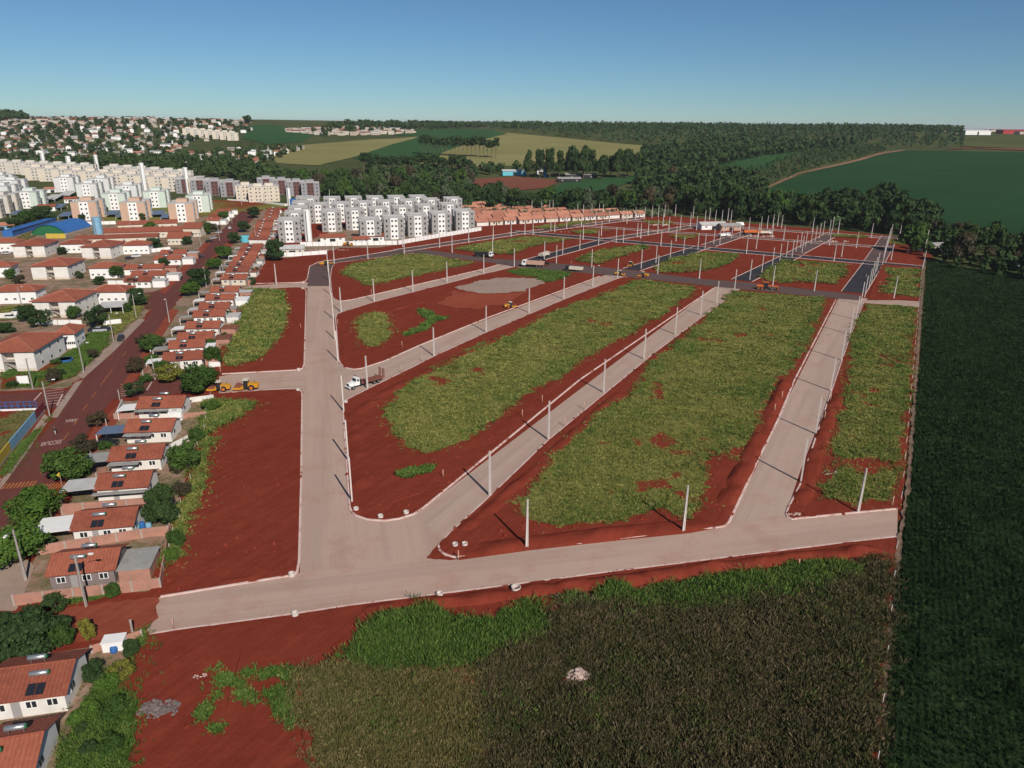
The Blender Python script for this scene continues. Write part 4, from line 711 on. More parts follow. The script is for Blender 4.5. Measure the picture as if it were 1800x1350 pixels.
def solar(ro, x, W, hw, rise, back=False, near=2):
    sl = math.atan2(rise, W/2)
    zr = lambda y: hw+rise*(1-abs(y)/(W/2))
    y = .75 if back else -W*.19
    t = link('solar_tank', TANK, ro, (x, y, zr(y)+(.55 if not back else .75))); link('tank_cap', TANKCAP, ro, t.location); link('tank_stand', LEGM, ro, t.location)
    if not back:
        for s in (-.47, .47) if near else ():
            p = link('solar_panel', PANEL, ro, (x+s, -W*.37, zr(W*.37)+.10)); p.rotation_euler = (sl, 0, 0)
def house(eL, eR, label, near=0, wall='white_wall', W=7.0, rise=1.45, hw=2.5, group=None, sol=True, tile='tile', carport=None, sx=None):
    A, B = atz(*eL, hw), atz(*eR, hw); d = (B-A); d.z = 0; L = d.length; e = d.normalized(); n = Vector((-e.y, e.x, 0))
    c = (A+B)/2+n*W/2; root = empty('house', (c.x, c.y, 0.02), math.atan2(e.y, e.x))
    tag(root, label, 'house', group)
    ro = gable_parts(root, L, W, hw, rise, wall, tile, ribs=.42 if near > 1 else .6, ridge=near > 0)
    if sol: solar(ro, near=near, x= L*(-.08 if sx is None else sx), W=W, hw=hw, rise=rise)
    if near > 1: solar(ro, L*-.05+.6, W, hw, rise, True)
    yf = -W/2+.45
    if near > 0:
        for x in (-L*.30, L*.06, L*.30): window(root, x, yf, 1.0, 0)
        link('door', DOOR, root, (-L*.12, yf, 0)); window(root, L/2-.45, -W*.15, 1.0, math.pi/2)
    if carport:
        mat, cl, cw, ch = carport; m = MB()
        x1, x0 = -L/2+.3, -L/2-cl; y0, y1 = -W/2+.2, -W/2+.2+cw
        m.quad((x0, y0, ch-.15), (x1, y0, ch+.1), (x1, y1, ch+.1), (x0, y1, ch-.15)); m.quad((x0, y0, ch-.23), (x1, y0, ch+.02), (x1, y1, ch+.02), (x0, y1, ch-.23))
        m.quad((x0, y0, ch-.15), (x0, y0, ch-.23), (x1, y0, ch+.02), (x1, y0, ch+.1)); m.quad((x0, y0, ch-.15), (x0, y1, ch-.15), (x0, y1, ch-.23), (x0, y0, ch-.23))
        m.build('carport_roof', mat, root)
        for yy in (y0+.15, y1-.15): MB().box(x0+.1, x0+.25, yy-.08, yy+.08, -.1, ch-.2).build('carport_post', 'white_wall', root)
    return root, L, W
BOXB = {}
def shed(root, x0, x1, y0, y1, h, wall='brick', roof='fibro', name='annex'):
    a = MB().box(x0, x1, y0, y1, -.1, h).build(name+'_wall', wall, root); MB().box(x0-.2, x1+.2, y0-.2, y1+.2, h+.003, h+.1).build(name+'_roof', roof, root)
NEAR = [((77, 1015), (203, 1002), 'mauve', None, 'nearest house of the row beside the red dirt street, mauve walls, solar tank'),
        ((120, 935), (235, 925), 'white_wall', ('white', 5.5, 5, 2.6), 'second nearest row house with long white carport and blue barrels'),
        ((163, 863), (261, 856), 'white_wall', ('roof_pale', 5.5, 4.6, 2.7), 'third row house with grey flat awning behind pink brick wall'),
        ((187, 812), (284, 806), 'white_wall', ('fibro', 5.0, 4.4, 2.5), 'fourth row house with grey sheet carport beside the clipped tree'),
        ((215, 761), (302, 758), 'white_wall', ('fibro_blue', 5.4, 4.2, 2.4), 'fifth row house with blue-grey corrugated carport'),
        ((237, 719), (321, 716), 'white_wall', ('white', 4.0, 4.0, 2.2), 'sixth row house, last before the side street corner')]
for i, (a, b, wall, cpt, lab) in enumerate(NEAR):
    root, L, W = house(a, b, 'terracotta-roofed '+lab, 2, wall, carport=cpt)
    if i == 0: shed(root, L/2+.05, L/2+4.2, -W/2+.5, W/2-1.2, 2.0, 'brick', 'fibro')
    if i == 2: MB().box(-L/2, L/2-.2, -W/2-1.0, -W/2-.05, 2.0, 2.12).build('side_awning', 'fibro', root)
    if i in (3, 4): MB().box(-L/2+.4, L*.1, -W/2-1.3, -W/2-.05, 2.15, 2.25).build('side_awning', 'fibro', root)
    if i == 5: MB().box(-L/2, L*.2, -W/2-1.0, -W/2-.05, 2.1, 2.2).build('side_awning', 'fibro', root); MB().box(L*.22, L/2, -W/2-1.4, -W/2-.1, -.1, 1.9).build('side_room', 'white', root)
r1, L, W = house((-40, 1243), (117, 1222), 'large terracotta-roofed house at the left edge, nearer side of the dirt street', 2, 'white_wall', W=7.6, rise=1.6, sx=.12)
r2, L, W = house((-70, 1385), (60, 1362), 'terracotta-roofed house in the bottom left corner of the picture', 2, 'white_wall', W=7.6, rise=1.6, sx=-.2)
ROW = [((284, 636), (357, 631)), ((294, 614), (359, 610)), ((309, 599), (374, 596)), ((323, 578), (385, 577)), ((337, 558), (395, 556)), ((348, 544), (403, 542)), ((359, 528), (411, 526.5)), ((367.5, 514), (419, 513)), ((386, 491), (432, 491)), ((395, 478.6), (437, 478)), ((401.6, 468), (443, 467.5)), ((408, 458.6), (449, 458)), ((416.6, 450), (453, 449)), ((420, 442.5), (458, 441.7)), ((425, 436), (461.7, 435))]
for k in range(7): t = k/6; ROW.append(((435+t*17, 421-t*29.5), (470+t*12, 421.5-t*31)))
for k in range(4): t = k/3; ROW.append(((461.6+t*9, 386-t*16.5), (486.6+t*9, 386-t*17.5)))
for i, (a, b) in enumerate(ROW):
    j = i+1; cp_ = [('white', 4, 4, 2.3), ('fibro', 4, 3.6, 2.4), ('roof_pale', 3.5, 4, 2.3)][i % 3] if i < 15 else None
    root, L, W = house(a, b, 'terracotta-roofed house, %s beyond the gravel side road in the row along the old street' % ORD[i], 1 if i < 15 else 0, ['white_wall', 'white', 'cream'][i % 3], W=6.8 if i < 8 else 7.5, carport=cp_, group='row houses beyond the side road')
    if i < 9: shed(root, L/2+.3, L/2+[3.6, 2.4, 4.4, 4.6, 4.0, 2.0, 4.4, 4.2, 1.5][i], -W/2+.6, W/2-1.0-(i % 2), 2.1, ['brick', 'white_wall', 'brick', 'brick', 'white_wall', 'brick', 'white', 'brick', 'brick'][i], ['tile_old', 'white', 'tile_old', 'tile_old', 'roof_pale', 'fibro', 'white', 'roof_pale', 'fibro'][i])
    elif i < 22: shed(root, L/2+.3, L/2+2.8, -W/2+.6, W/2-.8, 2.1, ['brick', 'white_wall'][i % 2], ['tile_old', 'roof_pale', 'fibro'][i % 3])
for i, (a, b) in enumerate([((216, 496), (265, 495)), ((228, 485), (290, 484)), ((215, 474), (287, 472)), ((268, 457), (318, 456)), ((280, 447), (327, 446))]):
    root, L, W = house(a, b, 'terracotta-roofed house, %s up the left side of the old street beyond the corner' % ORD[i], 1, 'white', W=7, group='houses left of the old street')
    shed(root, L/2+.3, L/2+5, -W/2+.6, W/2-1.5, 2.6, ['white', 'white', 'brick', 'white', 'brick'][i], ['roof_pale', 'roof_pale', 'tile', 'roof_pale', 'roof_pale'][i])
for i, (a, b) in enumerate([((359, 388), (385, 388)), ((367, 383), (392, 382)), ((374, 377), (400, 376)), ((381, 372), (407, 371))]):
    root, L, W = house(a, b, 'small terracotta house, %s in the cluster at the far head of the old street' % ORD[i], 0, 'white', W=7, sol=False, group='far street-head houses')
    shed(root, L/2+.3, L/2+4, -W/2+.6, W/2-1.5, 2.6, 'white', 'roof_pale')
# --- boundary walls of the yards
def wall_run(px, h, mat, label, t=.18, name='boundary_wall', cat='wall', z=0.0):
    pts = [at(*p) for p in px]; c = pts[0]; root = empty(name, (c.x, c.y, z)); tag(root, label, cat)
    for a, b in zip(pts, pts[1:]):
        d = b-a; L = d.length; o = MB().box(0, L, -t/2, t/2, -.05, h).build('wall_panel', mat, root, (a.x-c.x, a.y-c.y, 0)); o.rotation_euler.z = math.atan2(d.y, d.x)
        k = int(L/3.2)
        for q in range(k+1):
            x = L*q/max(k, 1); MB().box(x-.11, x+.11, -t/2-.03, t/2+.03, -.05, h+.05).build('pier', 'concrete', root, o.location).rotation_euler.z = o.rotation_euler.z
    return root
wall_run([(26, 1064), (283, 1034)], 1.7, 'brick', 'long unplastered brick wall along the dirt street'); wall_run([(283, 1034), (300, 935)], 1.5, 'brick', 'brick back wall behind the nearest row house')
wall_run([(70, 975), (250, 945), (297, 940)], 1.6, 'brick', 'brick wall between the nearest and second row house'); wall_run([(110, 905), (262, 893)], 2.0, 'brick', 'tall pink brick side wall below the third row house')
wall_run([(300, 790), (345, 768)], 1.2, 'white_wall', 'low white rubble wall behind the fifth row house'); wall_run([(202, 737), (296, 732)], 1.3, 'brick', 'brick wall between fifth and sixth row house'); wall_run([(316, 736), (362, 732)], 1.2, 'brick', 'low brick wall behind the fifth and sixth row house')
wall_run([(205, 737), (216, 712)], 1.4, 'white_wall', 'short white front wall of the sixth row house'); wall_run([(170, 840), (187, 828)], 1.0, 'brick', 'short low brick front wall beside the clipped tree'); wall_run([(328, 708), (376, 702)], 1.2, 'white_wall', 'pale garden wall at the end of the side street'); wall_run([(252, 660), (272, 643)], 1.4, 'brick', 'front garden wall at the side street corner'); wall_run([(368, 645), (388, 645)], 1.4, 'white', 'short white wall at the end of the gravel side road')
wall_run([(162, 1148), (250, 1120)], 1.1, 'brick', 'brick yard wall on the near side of the dirt street')
wall_run([(476, 452), (532, 450), (575, 447)], 2.0, 'white', 'white site wall left of the new apartments'); wall_run([(528, 433), (700, 430), (745, 422), (846, 405)], 2.2, 'white', 'long white perimeter wall in front of the new apartments')
wall_run([(400, 352), (455, 356), (500, 362), (560, 364)], 2.2, 'white', 'white wall below the grey and brown blocks'); wall_run([(0, 560), (48, 557)], 1.8, 'white_wall', 'weathered white wall beside the parked cars'); wall_run([(60, 570), (145, 571)], 1.6, 'white', 'white wall behind the corner hipped block'); wall_run([(182, 572), (214, 569)], 1.6, 'white', 'white signboard wall by the parked black cars')
wall_run([(190, 500), (280, 500)], 1.6, 'white', 'white front wall of the street houses'); wall_run([(195, 446), (262, 444), (300, 440)], 1.8, 'white', 'white wall below the school roofs'); wall_run([(130, 396), (204, 394)], 2, 'white', 'white wall between the blue hall and the peach blocks'); wall_run([(32, 676), (52, 675)], 2.2, 'white', 'white billboard wall on the corner lawn')
wall_run([(860, 394), (960, 388), (1040, 386)], 2, 'white', 'pale wall in front of the terracotta row houses')
# painted school wall and blue fence
pts = [at(*p) for p in ((79, 722), (64, 741), (20, 795), (-60, 900))]
pw = empty('painted_wall', pts[0]); tag(pw, 'school wall painted red, blue and yellow along the old street', 'wall')
for a, b, mt in zip(pts, pts[1:], ('maroon', 'light_blue', 'sun_yellow')):
    d = b-a; o = MB().box(0, d.length-.01, -.1, .1, 0, 2.3).build('wall_panel', mt, pw, a-pts[0]); o.rotation_euler.z = math.atan2(d.y, d.x)
    o = MB().box(0, d.length-.01, -.13, .13, -.05, .45).build('plinth', 'concrete', pw, a-pts[0]); o.rotation_euler.z = math.atan2(d.y, d.x)
def bar_fence(px, h, label, mat='blue', n=8):
    A, B = at(*px[0]), at(*px[1]); d = B-A; root = empty('metal_fence', A, math.atan2(d.y, d.x)); tag(root, label, 'fence'); L = d.length
    MB().box(0, L, -.1, .1, -.05, .5).build('base_wall', 'white', root)
    for z in (1.2, h): MB().box(0, L, -.03, .03, z-.04, z+.04).build('rail', mat, root)
    for k in range(n+1): MB().box(L*k/n-.06, L*k/n+.06, -.05, .05, .45, h).build('post', mat, root)
    for k in range(int(L/.5)): MB().box(k*.5+.2, k*.5+.23, -.012, .012, .5, h-.03).build('bar', mat, root)
bar_fence([(-20, 724), (66, 721)], 2.2, 'blue metal bar fence of the school yard on a white base')
# --- two-storey hipped blocks and their long wings
def hip(root, L, W, hw, rise, tile='tile', ov=.6):
    m = MB(); a, b = L/2+ov, W/2+ov; k = max(0, a-b); z = hw-.1
    P4 = [(-a, -b, z), (a, -b, z), (a, b, z), (-a, b, z)]; r0, r1 = (-k, 0, hw+rise), (k, 0, hw+rise)
    if a < b: k = b-a; r0, r1 = (0, -k, hw+rise), (0, k, hw+rise)
    if a >= b: m.quad(P4[0], P4[1], r1, r0); m.quad(P4[2], P4[3], r0, r1); m.quad(P4[1], P4[2], r1); m.quad(P4[3], P4[0], r0)
    else: m.quad(P4[0], P4[1], r0); m.quad(P4[2], P4[3], r1); m.quad(P4[1], P4[2], r1, r0); m.quad(P4[3], P4[0], r0, r1)
    m.quad(*[(x, y, z-.12) for x, y, _ in P4])
    for i in range(4): p, q = P4[i], P4[(i+1) % 4]; m.quad(p, q, (q[0], q[1], z-.12), (p[0], p[1], z-.12))
    ro = m.build('roof', tile, root)
    r = MB()
    for p, q in zip(P4, (r0, r1, r1, r0) if a >= b else (r0, r0, r1, r1)): r.tube([Vector(p)+Vector((0, 0, .05)), Vector(q)+Vector((0, 0, .05))], .13, 5)
    r.tube([r0, (r1[0]+.01, r1[1], r1[2])], .13, 5).build('ridge_tiles', 'tile_far', ro)
    return ro
def hip_block(fl, fr, label, hw=5.7, depth=13, stair=True):
    A, B = atz(*fl, hw), atz(*fr, hw); d = B-A; d.z = 0; L = d.length-1.2; e = d.normalized(); n = Vector((-e.y, e.x, 0)); c = (A+B)/2+n*(depth/2+.6)
    root = empty('hipped_apartment_block' if stair else 'hipped_wing', (c.x, c.y, 0), math.atan2(e.y, e.x)); tag(root, label, 'apartment block')
    if stair:
        g = 1.5
        for s in (-1, 1): MB().box(s*g if s > 0 else -L/2, L/2 if s > 0 else s*g, -depth/2, depth/2, -.1, hw).build('wall', 'white_wall', root)
        MB().box(-g+.003, g-.003, -depth/2+2.2, depth/2-.3, -.1, hw-.01).build('stair_core', 'cream', root); MB().box(-g+.01, g-.01, -depth/2+.3, -depth/2+2.19, 2.6, 2.8).build('landing', 'concrete', root)
        T = Matrix.Translation((0, -depth/2+1.2, 1.3)) @ Matrix.Rotation(R(38), 4, 'Y'); MB().box(-1.5, 1.5, -.5, .5, -.1, .1, T).build('stair_flight', 'concrete', root)
        for s in (-1, 1): MB().box((s*g if s > 0 else -L/2)-.02*(s < 0), (L/2 if s > 0 else s*g)+.02*(s > 0), -depth/2-.02, -depth/2+.1, -.1, .9).build('plinth', 'cream', root)
        for z in (1.0, 3.7):
            for yy in (-depth*.3, 0, depth*.3): window(root, L/2, yy, z, math.pi/2)
    else:
        MB().box(-L/2, L/2, -depth/2, depth/2, -.1, hw).build('wall', 'white', root)
        for z in ((1.0, 3.7) if hw > 5 else (1.2,)):
            for k in range(5): window(root, -L*.4+L*.2*k, -depth/2, z, 0, .9)
        for yy in (-2, 2): window(root, L/2, yy, 1.0, math.pi/2)
    hip(root, L, depth, hw, 2.0 if stair else 1.5)
for fl, fr, lab, dp in [((-42, 620), (60, 617), 'two-storey white hipped block at the street corner, cream ground floor', 17), ((50, 530), (132, 529), 'two-storey white hipped block, second up from the street corner', 16), ((49, 468), (119, 467), 'two-storey white hipped block, third up from the street corner', 16), ((17, 432), (78, 431), 'two-storey white hipped block near the blue arched hall', 16), ((138, 434), (194, 434), 'two-storey white hipped block right of the one near the blue hall', 16)]: hip_block(fl, fr, lab, 5.7, dp)
for fl, fr, lab in [((88, 588), (132, 586), 'short white hipped wing right of the street-corner block'), ((153, 513), (222, 512), 'long white hipped wing with windows beside the grey carport'), ((-20, 513), (63, 511), 'long white hipped wing at the left edge behind the parked cars'), ((152, 471), (208, 470), 'long white hipped wing above the grey carport'), ((102, 429), (152, 428), 'white hipped wing between the two upper hipped blocks'), ((212, 431), (262, 430), 'white hipped wing nearest the school roofs'), ((-30, 427), (30, 426), 'white hipped wing at the left edge by the blue hall'), ((-40, 470), (20, 468), 'white hipped wing at the left edge in the middle')]: hip_block(fl, fr, lab, 4.6, 8, False)
# carport with grey roof, billboard etc.
def carport(px, L, W, label, mat='roof_pale', rz=R(16), h=2.6, n=3):
    p = at(*px); root = empty('carport', p, rz); tag(root, label, 'carport')
    T = Matrix.Rotation(R(4), 4, 'X'); MB().box(-L/2, L/2, -W/2, W/2, h, h+.1, T).build('roof_sheet', mat, root)
    for x in np.linspace(-L/2+.3, L/2-.3, n):
        for y in (-W/2+.2, W/2-.2): MB().box(x-.08, x+.08, y-.08, y+.08, -.05, h+y*.07).build('post', 'white', root)
carport((200, 548), 8, 7, 'grey sheet-roofed carport on posts beside the lawn')
for i, px in enumerate([(105, 368), (118, 383), (200, 380), (218, 384), (280, 380), (295, 386), (35, 380)]): carport(px, 7, 16, '%s dark parking shelter from the left among the peach blocks' % ORD[[1, 2, 3, 4, 5, 6, 0][i]], 'fibro_blue', R(16), 2.6, 2)
for i, px in enumerate([(95, 352), (120, 345), (75, 358)]): carport(px, 9, 26, '%s pale parking shelter among the mint blocks' % ORD[i], 'roof_pale', R(16), 2.6, 2)
# --- school and hall
def long_house(eL, eR, label, W, hw, rise, wall='cream', name='school_building', cat='school', tile='tile'):
    A, B = atz(*eL, hw), atz(*eR, hw); d = B-A; L = d.length; n = Vector((-d.y, d.x, 0)).normalized(); c = (A+B)/2+n*W/2
    root = empty(name, (c.x, c.y, 0), math.atan2(d.y, d.x)); tag(root, label, cat); gable_parts(root, L, W, hw, rise, wall, tile, ribs=1.0)
    for k in range(6): window(root, -L*.4+L*.16*k, -W/2+.45, 1.2, 0)
    return root, L, W
long_house((180, 410), (322, 406), 'long red tiled school wing behind the blue water tank', 12, 3.4, 2.0); long_house((130, 421), (278, 416), 'red tiled school gallery in front of the blue water tank', 9, 3.0, 1.4); long_house((205, 396), (312, 392), 'rear red tiled school wing by the peach blocks', 10, 3.2, 1.7)
long_house((318, 402), (352, 402), 'cream gabled school hall by the round tree', 14, 4.6, 2.4); long_house((292, 419), (334, 418), 'cream gabled school pavilion below the hall', 12, 3.6, 2.4)
def hall(a, b, D, label):
    A, B = at(*a), at(*b); d = B-A; L = d.length; n = Vector((-d.y, d.x, 0)).normalized(); root = empty('sports_hall', (A+B)/2, math.atan2(d.y, d.x)); tag(root, label, 'sports hall')
    N = 18; Rr = L*.62; ang = math.asin(L/2/Rr); h0 = 1.2; arc = [(Rr*math.sin(-ang+2*ang*k/N), h0+Rr*(math.cos(-ang+2*ang*k/N)-math.cos(ang))) for k in range(N+1)]
    roof = None
    for q in range(6):
        m = MB(); y0, y1 = -.4+(D+.8)*q/6, -.4+(D+.8)*(q+1)/6
        for k in range(N):
            (x0, z0), (x1, z1) = arc[k], arc[k+1]; m.quad((x0, y0, z0+.1), (x1, y0, z1+.1), (x1, y1-.12, z1+.1), (x0, y1-.12, z0+.1)); m.quad((x0, y0, z0), (x1, y0, z1), (x1, y0, z1+.1), (x0, y0, z0+.1))
            m.quad((x0, y1-.12, z0), (x1, y1-.12, z1), (x1, y1, z1+.16), (x0, y1, z0+.16))
        m.build('roof_panel', 'blue', root)
    m = MB()
    for y in (.2, D): m.quad(*[(x*.985, y, max(0, z-.1)) for x, z in arc], (L/2*.985, y, 0), (-L/2*.985, y, 0))
    m.build('end_wall', 'green_wall', root)
    for s in (-1, 1): MB().box(s*L/2-.2, s*L/2+.2, 0, D, -.1, h0).build('side_wall', 'concrete', root)
hall((56, 414), (116, 414), 30, 'sports hall with blue barrel-vault roof and green end wall')
wall_run([(82, 419), (116, 419)], 2.6, 'sun_yellow', 'yellow wall in front of the blue arched hall')
m = MB(); A, B = at(14, 416), at(92, 392); d = B-A; o = MB().box(0, d.length, -3, 3, 3.0, 3.2).box(0, d.length, -2.6, 2.6, -.1, 3.0).build('canopy_building', 'blue', None, A); o.rotation_euler.z = math.atan2(d.y, d.x); tag(o, 'long low blue-roofed walkway building left of the arched hall', 'building')
# --- water towers
def tower(px, top, r, mat, label):
    p = at(*px); lo, hi = 0, 60
    for _ in range(30):
        mid = (lo+hi)/2; dz = p.z+mid-CAMH; f = p.y*cp-dz*sp; dn = -p.y*sp-dz*cp; u, v = p.x/f, dn/f
        if 675+(u*sr+v*cr)*FPX > top: lo = mid
        else: hi = mid
    root = empty('water_tower', p); tag(root, label, 'water tower')
    MB().tube([(0, 0, -.2), (0, 0, lo-.5)], r, 18).build('shaft', mat, root, smooth=False); c = MB().tube([(0, 0, lo-.5), (0, 0, lo-.2), (0, 0, lo)], [r+.08, r+.08, r*.4], 18).build('cap', mat, root)
    for k in range(1, 4): MB().tube([(0, 0, lo*k/4), (0, 0, lo*k/4+.18)], r+.04, 18).build('ring', mat, root)
    MB().box(-.25, .25, -r-.25, -r-.05, 0, lo-.6).build('ladder', 'steel', root)
for px, top, r, mat, lab in [((174, 413), 381, 2.4, 'light_blue', 'light blue cylindrical water tank of the school'), ((543, 424), 368, 1.9, 'white', 'white water tower beside the new apartments'), ((509, 362), 330, 1.6, 'white', 'white water tower by the blue container'), ((331, 340), 294, 1.9, 'white', 'white water tower before the grey and brown blocks'), ((256, 340), 286, 2.0, 'white', 'white water tower above the mint blocks'), ((173, 305), 272, 1.8, 'white', 'white water tower behind the long cream rows'), ((125, 308), 274, 2.2, 'white', 'white water tower between the far white blocks'), ((80, 302), 268, 2.0, 'white', 'farthest left white water tower')]: tower(px, top, r, mat, lab)
# --- apartment blocks
AW = MB().box(-.62, .62, -.06, .05, .1, 1.15).mesh('window', 'glass')
def apartment_proto(w, d, floors, wall, accent, roofm='roof_pale', stair=True, cols=None, acc_mode='end'):
    root = empty('apartment_block', (0, 0, 0)); h = floors*2.85+.3; g = d*.16
    MB().box(-w/2, w/2, -d/2, -g, -.3, h).build('front_wing', accent, root); MB().box(-w/2, w/2, g, d/2, -.3, h-.004).build('rear_wing', accent, root); MB().box(-w*.3, w*.3, -g+.004, g-.004, -.3, h-.3).build('core', wall, root)
    MB().box(-w*.18, w*.18, -d/2-.12, -d/2+.5, .02, h-.006).build('window_bay', wall, root)
    for s in (-1, 1):
        for y0, y1 in ((-d/2+1.2, -g-1.0), (g+1.0, d/2-1.2)): MB().box(*(sorted((s*(w/2-.3), s*(w/2+.12)))), y0, y1, .02, h-.008).build('side_bay', wall, root)
    for y0, y1 in ((-d/2, -g), (g, d/2)):
        MB().box(-w/2-.15, w/2+.15, y0-.15, y1+.15, h+.003, h+.28).build('roof_slab', roofm, root)
    if stair: MB().box(-w*.22, w*.22, -g*1.1, g*1.3, h-.3, h+2.2).build('stair_tower', accent, root)
    for fl in range(floors):
        z = .3+fl*2.85+.8
        for x in (-w*.09, w*.09): link('window', AW, root, (x, -d/2-.12, z)).scale = (.8, 1, 1)
        for x in (-w*.36, w*.36):
            if cols: link('window', AW, root, (x, -d/2, z)).scale = (.7, 1, 1)
        for y in (-d*.41, -d*.28, d*.28, d*.41): link('window', AW, root, (w/2+.12, y, z), math.pi/2).scale = (.85, 1, 1)
        for y in (-d*.35, d*.35): link('window', AW, root, (-w/2-.12, y, z), -math.pi/2)
    return root
def park(o):
    def rm(q):
        for c in list(q.children): rm(c)
        bpy.data.objects.remove(o if q is o else q)
    rm(o)
def blocks(proto, spots, rz, labf, group):
    for i, px in enumerate(spots):
        p = at(*px); o = copy_tree(proto, (p.x, p.y, p.z), rz); tag(o, labf(i), 'apartment block', group)
    park(proto)
GRID = R(16)
def fbase(px, w, d, rz):                       # front-left base corner pixel -> block centre pixel is found in world space
    p = at(*px); return p+Vector((math.cos(rz), math.sin(rz), 0))*w/2+Vector((-math.sin(rz), math.cos(rz), 0))*d/2
def blocks_c(proto, spots, w, d, rz, labf, group):
    for i, px in enumerate(spots):
        c = fbase(px, w, d, rz); o = copy_tree(proto, (c.x, c.y, float(H(c.x, c.y))), rz); tag(o, labf(i), 'apartment block', group)
    park(proto)
L3 = ['left', 'middle', 'right']
blocks_c(apartment_proto(15, 25, 4, 'white', 'peach'), [(129, 388), (214.5, 389), (299, 391)], 15, 25, GRID, lambda i: '%s of the three front peach four-storey blocks' % L3[i], 'peach blocks')
blocks_c(apartment_proto(15, 25, 4, 'white', 'mint'), [(183, 370), (255, 366), (330, 374), (28, 367)], 15, 25, GRID, lambda i: '%s mint green block behind the peach blocks' % ['left', 'middle', 'right', 'far left'][i], 'mint blocks')
blocks_c(apartment_proto(15, 25, 4, 'cream', 'beige'), [(-25, 376), (-60, 390)], 15, 25, GRID, lambda i: '%s beige block at the left picture edge' % ['upper', 'lower'][i], 'beige edge blocks')
blocks_c(apartment_proto(15, 25, 4, 'white', 'pale_grey'), [(137, 351), (207, 354), (98, 339), (0, 345), (-20, 356), (160, 341), (-20, 335)], 15, 25, GRID, lambda i: '%s pale grey block behind the mint blocks' % ['left front', 'right front', 'left rear', 'far left middle', 'far left front', 'right rear', 'far left rear'][i], 'pale grey blocks')
blocks_c(apartment_proto(17, 20, 4, 'beige', 'cream'), [(46+k*24, 318+k*2.0) for k in range(13)], 17, 20, GRID, lambda i: '%s cream block from the left in the long far row' % ORD[i], 'long cream row')
blocks_c(apartment_proto(17, 16, 4, 'beige', 'beige'), [(k*24-10, 306+k*1.2) for k in range(7)]+[(185+k*24, 316+k*2.0) for k in range(6)], 17, 16, GRID, lambda i: '%s beige block from the left in the rearmost row' % ORD[i], 'rear beige row')
blocks_c(apartment_proto(15, 18, 4, 'facade_brown', 'facade_grey', cols=1), [(312, 341), (338, 343), (364, 345), (390, 347), (455, 340), (482, 343), (508, 346), (532, 348)], 14, 18, GRID, lambda i: '%s grey and brown block from the left' % ORD[i], 'grey and brown blocks')
blocks_c(apartment_proto(15, 16, 4, 'cream', 'cream', cols=1), [(416, 353), (438, 356), (458, 355)], 15, 16, GRID, lambda i: '%s plain cream block right of the grey and brown row' % ORD[i], 'plain cream blocks')
NA = apartment_proto(11.5, 17, 4, 'white', 'wall_grey', cols=1, stair=False)
spots = [((491, 427), 'nearest new grey and white block at the left end of the site wall')]
spots += [((503+k*6.5, 411-k*11), '%s new block behind the nearest left one' % ORD[k]) for k in range(4)]
spots += [((634+k*42, 426-k*4.8), '%s new grey and white block from the left along the front site wall' % ORD[k]) for k in range(5)]
spots += [((567+k*42, 408-k*3.2), '%s new block from the left in the second row' % ORD[k]) for k in range(6)]
spots += [((545+k*40, 393-k*2.2), '%s new block from the left in the third row' % ORD[k]) for k in range(7)]
spots += [((533+k*38, 380-k*.9), '%s new block from the left in the rear row' % ORD[k]) for k in range(6)]
for px, lab in spots:
    c = fbase(px, 11.5, 17, R(14)); tag(copy_tree(NA, (c.x, c.y, float(H(c.x, c.y))), R(14)), lab, 'apartment block', 'new grey and white blocks')
park(NA)
# --- terracotta row houses behind the new apartments
def small_house_mesh(wall, tile, L=9, W=7, hw=2.6, rise=1.9):
    m = MB(); m.cur = 0; m.box(-L/2+.4, L/2-.4, -W/2+.4, W/2-.4, -.3, hw)
    for s in (-1, 1): m.quad((s*(L/2-.4), -W/2+.4, hw), (s*(L/2-.4), W/2-.4, hw), (s*(L/2-.4), 0, hw+rise-.1))
    m.cur = 1
    for s in (-1, 1): m.quad((-L/2, s*W/2, hw-.1), (L/2, s*W/2, hw-.1), (L/2, 0, hw+rise), (-L/2, 0, hw+rise)); m.quad((-L/2, s*W/2, hw-.25), (L/2, s*W/2, hw-.25), (L/2, 0, hw+rise-.15), (-L/2, 0, hw+rise-.15))
    m.cur = 2
    for x in (-2.4, 1.2): m.box(x, x+1.1, -W/2+.35, -W/2+.45, 1.0, 2.0)
    m.box(-.6, .2, -W/2+.35, -W/2+.45, 0, 2.0)
    return m.mesh('house', [wall, tile, 'glass'])
SH = [small_house_mesh('white_wall', 'tile_far'), small_house_mesh('cream', 'tile_far', 10, 7.5), small_house_mesh('far_wall', 'tile_old', 9, 8), small_house_mesh('far_wall', 'roof_pale', 9, 8, 3, 1.0), small_house_mesh('far_wall_tan', 'fibro', 10, 8, 2.8, 1.3), small_house_mesh('far_wall', 'tile_far', 11, 8, 3, 1.6), small_house_mesh('white', 'roof_pale', 14, 10, 4.5, .8), small_house_mesh('white', 'tile_old', 9, 7, 5.4, 1.6)]
def in_rows(px0, px1, px2, nr, nc):
    A, B, C = at(*px0), at(*px1), at(*px2)
    for r_ in range(nr):
        for c in range(nc): yield r_, c, A+(B-A)*(c/(nc-1))+(C-A)*(r_/max(1, nr-1))
A0 = at(845, 396); ax = Vector((math.cos(R(26)), math.sin(R(26)), 0)); ay = Vector((-math.sin(R(26)), math.cos(R(26)), 0)); k = 0
